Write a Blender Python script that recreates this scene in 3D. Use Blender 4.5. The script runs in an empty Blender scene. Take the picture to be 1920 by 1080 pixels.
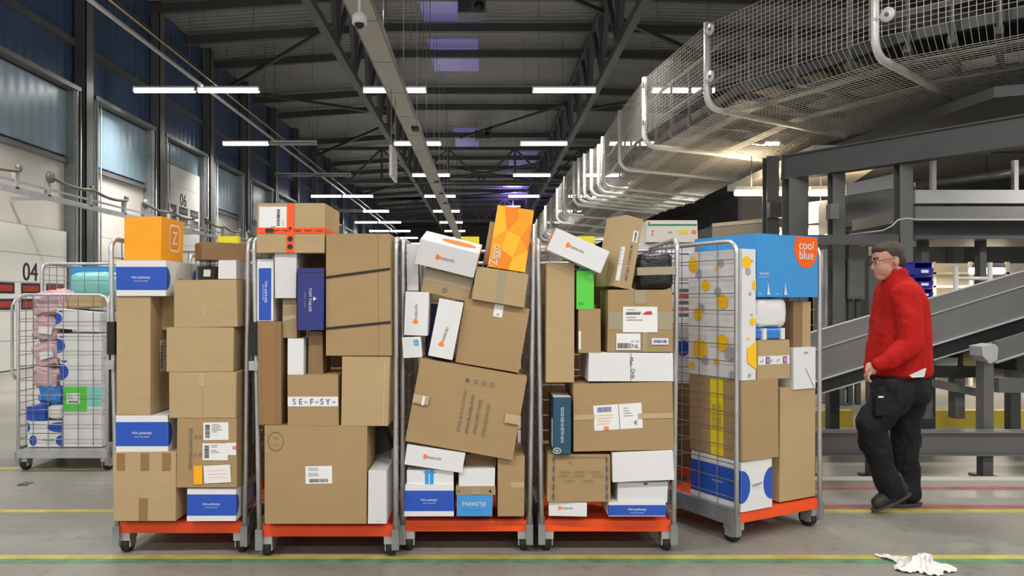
import bpy, math, random
from mathutils import Vector, Matrix, noise
R = math.radians
rnd = random.Random(7)
sc = bpy.context.scene
COL = sc.collection

# ------------------------------------------------------------------ camera, world, exposure
F, VX, VY, CH = 1400.0, 908.0, 562.0, 1.40      # focal length (px of a 1920 frame), vanishing point, camera height
cam_d = bpy.data.cameras.new('camera'); cam = bpy.data.objects.new('camera', cam_d); COL.objects.link(cam)
cam.location = (0, 0, CH); cam.rotation_euler = (R(90), 0, 0)
cam_d.sensor_width = 36; cam_d.lens = F / 1920 * 36
cam_d.shift_x = (960 - VX) / 1920; cam_d.shift_y = (VY - 540) / 1920
cam_d.clip_start = .05; cam_d.clip_end = 300
sc.camera = cam
w = bpy.data.worlds.new('world'); sc.world = w; w.use_nodes = True
w.node_tree.nodes['Background'].inputs[0].default_value = (.95, .97, 1, 1)
w.node_tree.nodes['Background'].inputs[1].default_value = .55
sc.view_settings.view_transform = 'Standard'; sc.view_settings.look = 'None'
sc.view_settings.gamma = 1; sc.view_settings.use_curve_mapping = False
sc.view_settings.exposure = 0.08
LAMP_W = 145.0          # each ceiling tube
TUBE_GLOW = 14.0
SPREAD = 118            # the reflectors cut the light off sideways

def P(x, y, Y):
    return Vector(((x - VX) * Y / F, Y, CH + (VY - y) * Y / F))

# ------------------------------------------------------------------ materials
MATS = {}
def nodes_of(m): return m.node_tree.nodes, m.node_tree.links
def mat(key, col, rough=.6, metal=0, var=.06, vs=4, bump=0, bs=40, stretch=(1, 1, 1), emit=None, es=0, alpha=None, spec=None):
    if key in MATS: return MATS[key]
    m = bpy.data.materials.new(key); m.use_nodes = True
    N, L = nodes_of(m); b = N['Principled BSDF']
    b.inputs['Roughness'].default_value = rough; b.inputs['Metallic'].default_value = metal
    if spec is not None: b.inputs['Specular IOR Level'].default_value = spec
    c = (*col, 1)
    b.inputs['Base Color'].default_value = c
    if var > 0 or bump > 0:
        tc = N.new('ShaderNodeTexCoord'); mp = N.new('ShaderNodeMapping'); mp.inputs['Scale'].default_value = stretch
        L.new(tc.outputs['Object'], mp.inputs['Vector'])
    if var > 0:
        n = N.new('ShaderNodeTexNoise'); n.inputs['Scale'].default_value = vs; n.inputs['Detail'].default_value = 5
        L.new(mp.outputs[0], n.inputs['Vector'])
        r = N.new('ShaderNodeValToRGB')
        r.color_ramp.elements[0].position = .3; r.color_ramp.elements[1].position = .7
        r.color_ramp.elements[0].color = (*[max(0, v * (1 - var)) for v in col], 1)
        r.color_ramp.elements[1].color = (*[min(1, v * (1 + var)) for v in col], 1)
        L.new(n.outputs['Fac'], r.inputs[0]); L.new(r.outputs[0], b.inputs['Base Color'])
    if bump > 0:
        n2 = N.new('ShaderNodeTexNoise'); n2.inputs['Scale'].default_value = bs; n2.inputs['Detail'].default_value = 4
        L.new(mp.outputs[0], n2.inputs['Vector'])
        bp = N.new('ShaderNodeBump'); bp.inputs['Strength'].default_value = bump; bp.inputs['Distance'].default_value = .01
        L.new(n2.outputs['Fac'], bp.inputs['Height']); L.new(bp.outputs[0], b.inputs['Normal'])
    if emit:
        b.inputs['Emission Color'].default_value = (*emit, 1); b.inputs['Emission Strength'].default_value = es
    if alpha is not None: b.inputs['Alpha'].default_value = alpha
    MATS[key] = m
    return m

def ribbed(key, col, rough, period, axis, depth=.02, var=.08, spec=.5, metal=0, vs=.6):
    """sheet metal with ribs running square to `axis` (0 x, 1 y, 2 z)"""
    m = mat(key, col, rough, metal, var, vs, spec=spec)
    N, L = nodes_of(m); b = N['Principled BSDF']
    tc = N.new('ShaderNodeTexCoord'); wv = N.new('ShaderNodeTexWave'); wv.bands_direction = 'XYZ'[axis]
    wv.wave_profile = 'SIN'; wv.inputs['Scale'].default_value = 2 * math.pi / period / 20; wv.inputs['Distortion'].default_value = 0
    L.new(tc.outputs['Object'], wv.inputs['Vector'])
    bp = N.new('ShaderNodeBump'); bp.inputs['Strength'].default_value = 1; bp.inputs['Distance'].default_value = depth
    L.new(wv.outputs['Fac'], bp.inputs['Height']); L.new(bp.outputs[0], b.inputs['Normal'])
    return m

def carton_mat(key, col, fib=26):
    m = mat(key, col, .78, 0, .07, 2.3, spec=.25)
    N, L = nodes_of(m); b = N['Principled BSDF']
    tc = N.new('ShaderNodeTexCoord'); mp = N.new('ShaderNodeMapping'); mp.inputs['Scale'].default_value = (2, 2, fib)
    L.new(tc.outputs['Object'], mp.inputs['Vector'])
    n = N.new('ShaderNodeTexNoise'); n.inputs['Scale'].default_value = 3; n.inputs['Detail'].default_value = 6
    L.new(mp.outputs[0], n.inputs['Vector'])
    mx = N.new('ShaderNodeMixRGB'); mx.blend_type = 'MULTIPLY'; mx.inputs[0].default_value = 1
    rp = N.new('ShaderNodeValToRGB'); rp.color_ramp.elements[0].color = (.95, .948, .94, 1); rp.color_ramp.elements[1].color = (1.0, 1.0, 1.0, 1)
    rp.color_ramp.elements[0].position = .3; rp.color_ramp.elements[1].position = .65
    L.new(n.outputs['Fac'], rp.inputs[0])
    src = b.inputs['Base Color'].links[0].from_socket
    L.new(src, mx.inputs[1]); L.new(rp.outputs[0], mx.inputs[2]); L.new(mx.outputs[0], b.inputs['Base Color'])
    bp = N.new('ShaderNodeBump'); bp.inputs['Strength'].default_value = .12; bp.inputs['Distance'].default_value = .003
    L.new(n.outputs['Fac'], bp.inputs['Height']); L.new(bp.outputs[0], b.inputs['Normal'])
    return m

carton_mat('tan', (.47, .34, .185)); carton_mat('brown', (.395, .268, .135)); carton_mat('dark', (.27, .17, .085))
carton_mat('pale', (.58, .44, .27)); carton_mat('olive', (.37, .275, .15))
mat('white', (.74, .74, .75), .5, var=.03); mat('offwhite', (.66, .65, .66), .55, var=.03)
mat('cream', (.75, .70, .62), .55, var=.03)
mat('bol', (.018, .085, .47), .45, var=.03); mat('sky', (.055, .30, .68), .45, var=.03); mat('cyan', (.03, .33, .72), .4, var=0)
mat('navy', (.028, .035, .19), .45, var=.05); mat('petrol', (.02, .075, .13), .45, var=.05)
mat('orange', (.93, .37, .008), .42, var=.04); mat('orange_light', (.98, .50, .02), .42, var=.03); mat('orange_deep', (.90, .25, .006), .42, var=.03)
mat('zal', (.95, .22, .035), .5, var=0); mat('coolorange', (.93, .13, .01), .45, var=0)
mat('green', (.10, .62, .06), .45, var=.03); mat('yellow', (.90, .80, .02), .45, var=.03); mat('hexyellow', (.95, .55, .008), .45, var=0)
mat('hexgrey', (.38, .38, .40), .5, var=0); mat('ink', (.02, .02, .022), .6, var=0); mat('softink', (.13, .11, .10), .7, var=0)
mat('greyink', (.30, .30, .31), .7, var=0); mat('redink', (.65, .03, .03), .6, var=0); mat('purpleink', (.25, .06, .35), .6, var=0)
mat('blueink', (.04, .07, .30), .6, var=0); mat('greenink', (.03, .25, .08), .6, var=0)
mat('tape_brown', (.30, .165, .06), .3, var=.06); mat('tape_clear', (.50, .37, .22), .2, var=.05); mat('tape_grey', (.36, .31, .21), .28, var=.06)
mat('tape_orange', (.93, .10, .015), .35, var=.03); mat('tape_yellow', (.85, .66, .02), .4, var=.03)
mat('label', (.80, .80, .80), .4, var=.02); mat('label_orange', (.95, .42, .01), .4, var=.0)
mat('platform', (.88, .085, .012), .42, var=.08, vs=6)
mat('galv', (.56, .57, .58), .42, .75, .12, 9); mat('galv_dark', (.30, .31, .32), .5, .55, .15, 7)
mat('wire', (.27, .275, .28), .45, .6, 0); mat('rubber', (.025, .025, .025), .7, var=.2, vs=20); mat('hub', (.42, .43, .44), .5, .5, 0)
mat('black', (.012, .012, .013), .5, var=.1); mat('blackbag', (.014, .014, .015), .2, var=.1, bump=.5, bs=70)
mat('pink', (.62, .43, .45), .3, var=.08, bump=.6, bs=9); mat('whitebag', (.74, .74, .74), .35, var=.04, bump=.4, bs=10)
mat('bluebag', (.05, .22, .62), .3, var=.08, bump=.5, bs=12); mat('teal', (.25, .66, .62), .35, var=.05, bump=.4, bs=9)
mat('steel_dark', (.085, .088, .090), .5, .2, .12, 2); mat('steel_mid', (.145, .145, .142), .45, .3, .1, 1.5)
mat('steel_grey', (.20, .198, .19), .45, .35, .1, 1.5); mat('steel_pale', (.50, .50, .51), .45, .3, .08, 2)
mat('truss', (.060, .060, .060), .55, .1, .1, 1); mat('tray', (.36, .34, .31), .5, .3, .06, 1); mat('pipe', (.36, .35, .34), .4, .3, .05, 1)
mat('cagepost', (.74, .74, .71), .4, .25, .06, 6); mat('cagewire', (.58, .55, .49), .45, .25, 0); mat('disc', (.74, .74, .76), .4, .1, 0)
mat('tube_lit', (1, 1, 1), .4, var=0, emit=(1, .985, .95), es=TUBE_GLOW); mat('tube_off', (.30, .30, .29), .5, var=0)
mat('tube_warm', (1, 1, 1), .4, var=0, emit=(1, .84, .58), es=TUBE_GLOW)
mat('housing', (.55, .55, .55), .5, var=0); mat('wallwhite', (.70, .67, .62), .45, var=.05, vs=.7)
mat('doorwhite', (.72, .70, .66), .4, var=.04, vs=.8); mat('seam', (.16, .155, .15), .7, var=0)
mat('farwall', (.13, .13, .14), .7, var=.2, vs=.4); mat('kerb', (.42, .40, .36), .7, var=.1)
mat('skin', (.52, .275, .19), .5, var=.06, vs=14); mat('hair', (.045, .028, .018), .6, var=.25, vs=60, bump=.6, bs=120)
mat('fleece', (.44, .013, .011), .85, var=.07, vs=7, bump=.35, bs=60, spec=.15); mat('trousers', (.007, .0075, .009), .75, var=.25, vs=6, bump=.4, bs=14, spec=.3)
mat('shoe', (.022, .02, .019), .6, var=.2); mat('sole', (.05, .045, .04), .8, var=.1); mat('lens', (.55, .6, .6), .05, var=0, alpha=.25)
mat('binblue', (.03, .035, .42), .4, var=.05); mat('plastic', (.68, .67, .65), .3, var=.1, bump=.5, bs=20)
mat('skylight', (.12, .10, .25), .4, var=0, emit=(.20, .165, .45), es=.30)
mat('hose', (.14, .125, .08), .5, var=.1)
mat('violet', (.3, .2, .9), .4, var=0, emit=(.35, .22, 1), es=6)
mat('line_yellow', (.45, .38, .085), .5, var=.22, vs=9); mat('line_green', (.10, .24, .125), .5, var=.3, vs=9); mat('line_red', (.33, .11, .095), .5, var=.25, vs=9); mat('guard_yellow', (.45, .34, .03), .5, var=.12, vs=5)
ribbed('deck', (.19, .19, .182), .5, .26, 1, .05)
ribbed('blueclad', (.045, .080, .165), .35, .33, 1, .02, spec=.5)
ribbed('bluepane', (.25, .36, .44), .28, .33, 1, .006, spec=.5)

def floor_mat():
    m = mat('concrete', (.315, .295, .262), .34, 0, 0)
    N, L = nodes_of(m); b = N['Principled BSDF']
    tc = N.new('ShaderNodeTexCoord')
    a = N.new('ShaderNodeTexNoise'); a.inputs['Scale'].default_value = .9; a.inputs['Detail'].default_value = 7; a.inputs['Roughness'].default_value = .65
    c = N.new('ShaderNodeTexNoise'); c.inputs['Scale'].default_value = 14; c.inputs['Detail'].default_value = 4
    for n in (a, c): L.new(tc.outputs['Object'], n.inputs['Vector'])
    r = N.new('ShaderNodeValToRGB'); r.color_ramp.elements[0].position = .3; r.color_ramp.elements[1].position = .7
    r.color_ramp.elements[0].color = (.20, .19, .168, 1); r.color_ramp.elements[1].color = (.30, .285, .252, 1)
    L.new(a.outputs['Fac'], r.inputs[0])
    s = N.new('ShaderNodeValToRGB'); s.color_ramp.elements[0].position = .28; s.color_ramp.elements[1].position = .45
    s.color_ramp.elements[0].color = (.78, .77, .75, 1); s.color_ramp.elements[1].color = (1, 1, 1, 1)
    L.new(c.outputs['Fac'], s.inputs[0])
    mx = N.new('ShaderNodeMixRGB'); mx.blend_type = 'MULTIPLY'; mx.inputs[0].default_value = 1
    L.new(r.outputs[0], mx.inputs[1]); L.new(s.outputs[0], mx.inputs[2]); L.new(mx.outputs[0], b.inputs['Base Color'])
    rr = N.new('ShaderNodeMapRange'); rr.inputs[3].default_value = .28; rr.inputs[4].default_value = .5
    L.new(a.outputs['Fac'], rr.inputs[0]); L.new(rr.outputs[0], b.inputs['Roughness'])
floor_mat()

# ------------------------------------------------------------------ mesh builder
class MB:
    def __init__(s): s.v = []; s.f = []; s.m = []; s.keys = []; s.smooth = []
    def mi(s, k):
        if k not in s.keys: s.keys.append(k)
        return s.keys.index(k)
    def add(s, vs, fs, k, M=None, smooth=False):
        o = len(s.v); i = s.mi(k)
        s.v += [(M @ Vector(p)) if M else Vector(p) for p in vs]
        for f in fs: s.f.append([o + q for q in f]); s.m.append(i); s.smooth.append(smooth)
    def box(s, x0, y0, z0, x1, y1, z1, k, M=None):
        vs = [(x0, y0, z0), (x1, y0, z0), (x1, y1, z0), (x0, y1, z0), (x0, y0, z1), (x1, y0, z1), (x1, y1, z1), (x0, y1, z1)]
        s.add(vs, [(0, 3, 2, 1), (4, 5, 6, 7), (0, 1, 5, 4), (1, 2, 6, 5), (2, 3, 7, 6), (3, 0, 4, 7)], k, M)
    def prism(s, quad, off, k):
        """4+ corner points, extruded by a vector"""
        n = len(quad); a = [Vector(p) for p in quad]; b = [p + Vector(off) for p in a]
        fs = [tuple(range(n)), tuple(range(2 * n - 1, n - 1, -1))] + [(i, i + n, (i + 1) % n + n, (i + 1) % n) for i in range(n)]
        s.add(a + b, fs, k)
    def bar(s, p0, p1, wd, ht, k, up=(0, 0, 1)):
        p0, p1 = Vector(p0), Vector(p1); d = (p1 - p0)
        if d.length < 1e-6: return
        d.normalize(); u = Vector(up)
        if abs(d.dot(u)) > .99: u = Vector((0, 1, 0))
        r = d.cross(u).normalized(); t = r.cross(d)
        q = [p0 + r * a * wd / 2 + t * b * ht / 2 for a, b in ((-1, -1), (1, -1), (1, 1), (-1, 1))]
        s.prism(q, p1 - p0, k)
    def tube(s, pts, r, k, n=8, closed_ends=True, radii=None):
        pts = [Vector(p) for p in pts]; rings = []
        ref = None
        for i, p in enumerate(pts):
            d = (pts[min(i + 1, len(pts) - 1)] - pts[max(i - 1, 0)]).normalized()
            if ref is None:
                ref = Vector((0, 0, 1)) if abs(d.z) < .9 else Vector((0, 1, 0))
            a = (ref - d * ref.dot(d)).normalized(); b = d.cross(a); ref = a
            rr = radii[i] if radii else r
            rings.append([p + (a * math.cos(2 * math.pi * j / n) + b * math.sin(2 * math.pi * j / n)) * rr for j in range(n)])
        vs = [q for g in rings for q in g]; fs = []
        for i in range(len(pts) - 1):
            for j in range(n): fs.append((i * n + j, i * n + (j + 1) % n, (i + 1) * n + (j + 1) % n, (i + 1) * n + j))
        if closed_ends: fs += [tuple(range(n - 1, -1, -1)), tuple((len(pts) - 1) * n + j for j in range(n))]
        s.add(vs, fs, k, smooth=n > 5)
    def cyl(s, c, axis, r, ln, k, n=20):
        c = Vector(c); a = Vector(axis).normalized() * ln / 2
        s.tube([c - a, c + a], r, k, n)
    def ball(s, c, rad, k, M=None, n=12, m=8):
        vs = [(0, 0, 1)]; fs = []
        for i in range(1, m):
            t = math.pi * i / m
            for j in range(n): vs.append((math.sin(t) * math.cos(2 * math.pi * j / n), math.sin(t) * math.sin(2 * math.pi * j / n), math.cos(t)))
        vs.append((0, 0, -1))
        for j in range(n): fs.append((0, 1 + j, 1 + (j + 1) % n)); fs.append((len(vs) - 1, 1 + (m - 2) * n + (j + 1) % n, 1 + (m - 2) * n + j))
        for i in range(m - 2):
            for j in range(n): fs.append((1 + i * n + j, 1 + (i + 1) * n + j, 1 + (i + 1) * n + (j + 1) % n, 1 + i * n + (j + 1) % n))
        T = Matrix.Translation(Vector(c)) @ (M or Matrix()) @ Matrix.Diagonal((*rad, 1)) if hasattr(rad, '__len__') else Matrix.Translation(Vector(c)) @ Matrix.Scale(rad, 4)
        s.add(vs, fs, k, T, True)
    def mesh(s, name):
        me = bpy.data.meshes.new(name); me.from_pydata([tuple(p) for p in s.v], [], s.f)
        for k in s.keys: me.materials.append(MATS[k])
        me.polygons.foreach_set('material_index', s.m); me.polygons.foreach_set('use_smooth', s.smooth)
        me.update(); return me
    def obj(s, name, parent=None, M=None):
        o = bpy.data.objects.new(name, s.mesh(name)); COL.objects.link(o)
        if M is not None: o.matrix_world = M
        if parent: o.parent = parent
        return o

def tag(o, label=None, cat=None, group=None, kind=None):
    if label: o['label'] = label
    if cat: o['category'] = cat
    if group: o['group'] = group
    if kind: o['kind'] = kind
    return o
def thing(name, loc, label, cat, group=None, rz=0):
    o = bpy.data.objects.new(name, None); COL.objects.link(o); o.location = loc; o.rotation_euler = (0, 0, rz); o.empty_display_size = .1
    return tag(o, label, cat, group)
def struct(mb, name, parent=None, label=None, cat=None):
    o = mb.obj(name, parent)
    if not parent: tag(o, label, cat, kind='structure')
    return o
def bevel(o, wd=.003, seg=2):
    b = o.modifiers.new('bevel', 'BEVEL'); b.width = wd; b.segments = seg; b.limit_method = 'ANGLE'; b.angle_limit = R(50)
    return o

TXT = {}
def text_polys(s):
    """glyph polygons of a string, cap height about 0.7, centred on its own box"""
    if s in TXT: return TXT[s]
    cu = bpy.data.curves.new('t', 'FONT'); cu.body = s; cu.size = 1; cu.resolution_u = 3
    o = bpy.data.objects.new('t', cu); COL.objects.link(o)
    bpy.context.view_layer.update()
    me = o.evaluated_get(bpy.context.evaluated_depsgraph_get()).to_mesh()
    vs = [(v.co.x, v.co.y) for v in me.vertices]; fs = [tuple(p.vertices) for p in me.polygons]
    o.to_mesh_clear(); bpy.data.objects.remove(o); bpy.data.curves.remove(cu)
    xs = [v[0] for v in vs] or [0]; ys = [v[1] for v in vs] or [0]
    cx, cy, hh = (min(xs) + max(xs)) / 2, (min(ys) + max(ys)) / 2, .72
    TXT[s] = ([((x - cx) / hh, (y - cy) / hh) for x, y in vs], fs, (max(xs) - min(xs)) / hh)
    return TXT[s]

# ------------------------------------------------------------------ parcels
BOL_TXT = ('Hét pakketje', 'waar je op wachtte')
class Face:
    """2-D drawing on one face of a box; u right, v up, metres from the lower left corner seen from outside"""
    def __init__(s, o, u, v, n, W, H): s.o, s.u, s.v, s.n, s.W, s.H = Vector(o), Vector(u), Vector(v), Vector(n), W, H; s.layer = 0
    def pt(s, a, b): return s.o + s.u * a + s.v * b + s.n * (.0007 + .0005 * s.layer)
    def poly(s, mb, pts, k, fs=None):
        s.layer += 1
        mb.add([s.pt(*p) for p in pts], fs or [tuple(range(len(pts)))], k)
    def rect(s, mb, a0, b0, a1, b1, k): s.poly(mb, [(a0, b0), (a1, b0), (a1, b1), (a0, b1)], k)
    def ell(s, mb, ca, cb, ra, rb, k, t0=0, t1=360, n=28):
        s.poly(mb, [(ca + ra * math.cos(R(t0 + (t1 - t0) * i / n)), cb + rb * math.sin(R(t0 + (t1 - t0) * i / n))) for i in range(n + 1)], k)
    def text(s, mb, st, ca, cb, h, k, rot=0, maxw=None):
        vs, fs, wd = text_polys(st); sx = h
        if maxw and wd * h > maxw: sx = maxw / wd
        c, q = math.cos(R(rot)), math.sin(R(rot))
        s.poly(mb, [(ca + x * sx * c - y * h * q, cb + x * sx * q + y * h * c) for x, y in vs], k, fs)
    def hexa(s, mb, ca, cb, r, k):
        pts = [(ca + r * math.cos(R(30 + 60 * i)), cb + r * math.sin(R(30 + 60 * i))) for i in range(6)]
        q = [(min(max(a, .0), s.W), min(max(b, .0), s.H)) for a, b in pts]
        s.poly(mb, q, k)
    def bars(s, mb, a0, b0, a1, b1, k, n=22, vert=True, seed=1):
        rr = random.Random(seed); s.layer += 1
        x = 0; ws = [(rr.choice((1, 1, 2, 3)), rr.choice((1, 1, 2))) for _ in range(n)]; tot = sum(a + b for a, b in ws)
        for a, b in ws:
            p, q = x / tot, (x + a) / tot; x += a + b
            if vert: pts = [(a0 + (a1 - a0) * p, b0), (a0 + (a1 - a0) * q, b0), (a0 + (a1 - a0) * q, b1), (a0 + (a1 - a0) * p, b1)]
            else: pts = [(a0, b0 + (b1 - b0) * p), (a1, b0 + (b1 - b0) * p), (a1, b0 + (b1 - b0) * q), (a0, b0 + (b1 - b0) * q)]
            mb.add([s.pt(*t) for t in pts], [(0, 1, 2, 3)], k)

class Parcel:
    def __init__(s, label, w, h, d, M, k='tan', name='cardboard_box', cat='box', group=None, warp=.004, flaps='T', seam=None):
        s.w, s.h, s.d, s.M = w, h, d, M
        s.mb = MB(); s.kids = []; s.k = k
        s.name, s.label, s.cat, s.group = name, label, cat, group
        s.F = Face((-w / 2, 0, 0), (1, 0, 0), (0, 0, 1), (0, -1, 0), w, h)
        s.Rt = Face((w / 2, 0, 0), (0, 1, 0), (0, 0, 1), (1, 0, 0), d, h)
        s.L = Face((-w / 2, d, 0), (0, -1, 0), (0, 0, 1), (-1, 0, 0), d, h)
        s.T = Face((-w / 2, 0, h), (1, 0, 0), (0, 1, 0), (0, 0, 1), w, d)
        rr = random.Random(label); s.off = [Vector((rr.uniform(-1, 1), 0, rr.uniform(-.5, .5) * (.2 if q < 2 else 1))) * warp for q in range(4)]
        s.mb.box(-w / 2, 0, 0, w / 2, d, h, k)
        t = .0022; g = .0015
        if 'T' in flaps:          # two closing flaps that meet on the top
            s.mb.box(-w / 2 + .001, .001, h, w / 2 - .001, d / 2 - g, h + t, k); s.mb.box(-w / 2 + .001, d / 2 + g, h, w / 2 - .001, d - .001, h + t, k)
            s.T.layer = 5
        if seam == 'H':           # the flapped side faces out: a level seam
            s.mb.box(-w / 2 + .002, -t, .002, w / 2 - .002, 0, h / 2 - g, k); s.mb.box(-w / 2 + .002, -t, h / 2 + g, w / 2 - .002, 0, h - .002, k); s.F.layer = 5
        if seam == 'V':
            s.mb.box(-w / 2 + .002, -t, .002, -g, 0, h - .002, k); s.mb.box(g, -t, .002, w / 2 - .002, 0, h - .002, k); s.F.layer = 5
    def child(s, name, fn, label=None):
        mb = MB(); fn(mb); s.kids.append((name, mb, label)); return s
    def sticker(s, a0, b0, a1, b1, name='shipping_label', k='label', face=None, draw=None, rot=0, label=None):
        """a thin sheet stuck on a face, with its own printing; rotation in degrees about its centre"""
        f = face or s.F
        ca, cb = (a0 + a1) / 2, (b0 + b1) / 2; c, q = math.cos(R(rot)), math.sin(R(rot))
        u = f.u * c + f.v * q; v = f.v * c - f.u * q; W, H = abs(a1 - a0), abs(b1 - b0)
        base = f.o + f.u * ca + f.v * cb - u * W / 2 - v * H / 2 + f.n * (.0007 + .0005 * f.layer)
        f.layer += 2
        mb = MB(); g = Face(base + f.n * .0006, u, v, f.n, W, H)
        mb.prism([base, base + u * W, base + u * W + v * H, base + v * H], f.n * .0008, k)
        if draw: draw(g, mb)
        s.kids.append((name, mb, label)); return s
    def tape(s, a0, b0, a1, b1, k='tape_brown', face=None, rot=0, draw=None, name='packing_tape'):
        return s.sticker(a0, b0, a1, b1, name, k, face, draw, rot)
    def warp(s, mb):
        for i, p in enumerate(mb.v):
            x = min(max((p.x + s.w / 2) / s.w, 0), 1); z = min(max(p.z / s.h, 0), 1)
            mb.v[i] = p + s.off[0] * (1 - x) * (1 - z) + s.off[1] * x * (1 - z) + s.off[2] * (1 - x) * z + s.off[3] * x * z
    def done(s):
        s.warp(s.mb); o = s.mb.obj(s.name, None, s.M); bevel(o)
        tag(o, s.label, s.cat, s.group)
        for name, mb, lab in s.kids:
            s.warp(mb); c = mb.obj(name, o)
            if lab: c['label'] = lab
        s.o = o; return s

def lines_label(seed=1, code='H', small=True, mark=None):
    """address lines and a bar code on a white label"""
    def draw(g, mb):
        W, H = g.W, g.H; rr = random.Random(seed)
        if code == 'H': g.bars(mb, W * .15, H * .08, W * .85, H * .28, 'ink', seed=seed)
        elif code == 'V': g.bars(mb, W * .08, H * .12, W * .26, H * .88, 'ink', vert=False, seed=seed)
        elif code == 'T': g.bars(mb, W * .08, H * .70, W * .5, H * .90, 'blueink', seed=seed)
        x0 = .34 if code == 'V' else .1
        for i in range(5):
            y = H * (.9 - .1 * i); l = rr.uniform(.2, .55)
            if code == 'T' and i < 2: continue
            if i == 2 and rr.random() < .5: continue
            g.rect(mb, W * x0, y - H * .03, W * (x0 + l), y, 'greyink')
        if mark: mark(g, mb)
    return draw

class Cart:
    """world frame of one roll container: front edge centre at `o`, turned by rz; Y plane of the parcels' fronts"""
    pass

def px_box(label, rect, Y, d, k='tan', roll=0, yaw=0, pitch=0, **kw):
    x0, y0, x1, y1 = rect; sc_ = Y / F
    w, h = (x1 - x0) * sc_, (y1 - y0) * sc_
    c = P((x0 + x1) / 2, (y0 + y1) / 2, Y)
    M = Matrix.Translation(c) @ Matrix.Rotation(R(yaw), 4, 'Z') @ Matrix.Rotation(R(roll), 4, 'Y') @ Matrix.Rotation(R(pitch), 4, 'X') @ Matrix.Translation((0, 0, -h / 2))
    p = Parcel(label, w, h, d, M, k, **kw); p.x0, p.y1, p.s = x0, y1, sc_
    return p
def U(p, x): return (x - p.x0) * p.s           # picture-frame distances on the front face to metres on that face
def V(p, y): return (p.y1 - y) * p.s

def bol(p, text=True, side='R', v0=.17, v1=.83, th=.075):
    f = p.F; f.rect(p.mb, 0, f.H * v0, f.W, f.H * v1, 'bol')
    if text:
        f.text(p.mb, BOL_TXT[0], f.W * .5, f.H * (v0 + v1) / 2 + th * f.H * .3, f.H * th, 'white'); f.text(p.mb, BOL_TXT[1], f.W * .5, f.H * (v0 + v1) / 2 - th * f.H, f.H * th * .5, 'label')
    g = p.Rt if side == 'R' else p.L
    cv, hv = g.H * (v0 + v1) / 2, g.H * (v1 - v0) / 2
    r = hv * .85
    if side == 'R': g.ell(p.mb, 0, cv, r, hv, 'bol', -90, 90); g.ell(p.mb, g.W, cv, r, hv, 'bol', 90, 270)
    else: g.ell(p.mb, g.W, cv, r, hv, 'bol', 90, 270); g.ell(p.mb, 0, cv, r, hv, 'bol', -90, 90)
    g.text(p.mb, 'Welkom!', g.W * .5, cv, g.H * .07, 'ink')
    p.T.rect(p.mb, 0, 0, p.T.W, p.T.W * .04, 'white')
    return p
def zal(p, ca=.45, cb=.5, h=.022, rot=0, face=None):
    f = face or p.F; a, b = f.W * ca, f.H * cb; c, q = math.cos(R(rot)), math.sin(R(rot))
    vs, fs, wd = text_polys('zalando')
    L_ = wd * h
    f.text(p.mb, 'zalando', a, b, h, 'softink', rot)
    dx = -L_ / 2 - h * .95
    pts = []
    for t, rr in ((0, .95), (25, .8), (60, .62), (100, .85), (125, .95), (180, .7), (235, .95), (260, .85), (300, .62), (335, .8)):
        pts.append((dx + h * rr * math.cos(R(t)), h * rr * math.sin(R(t))))
    f.poly(p.mb, [(a + x * c - y * q, b + x * q + y * c) for x, y in pts], 'zal')
    return p

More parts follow.
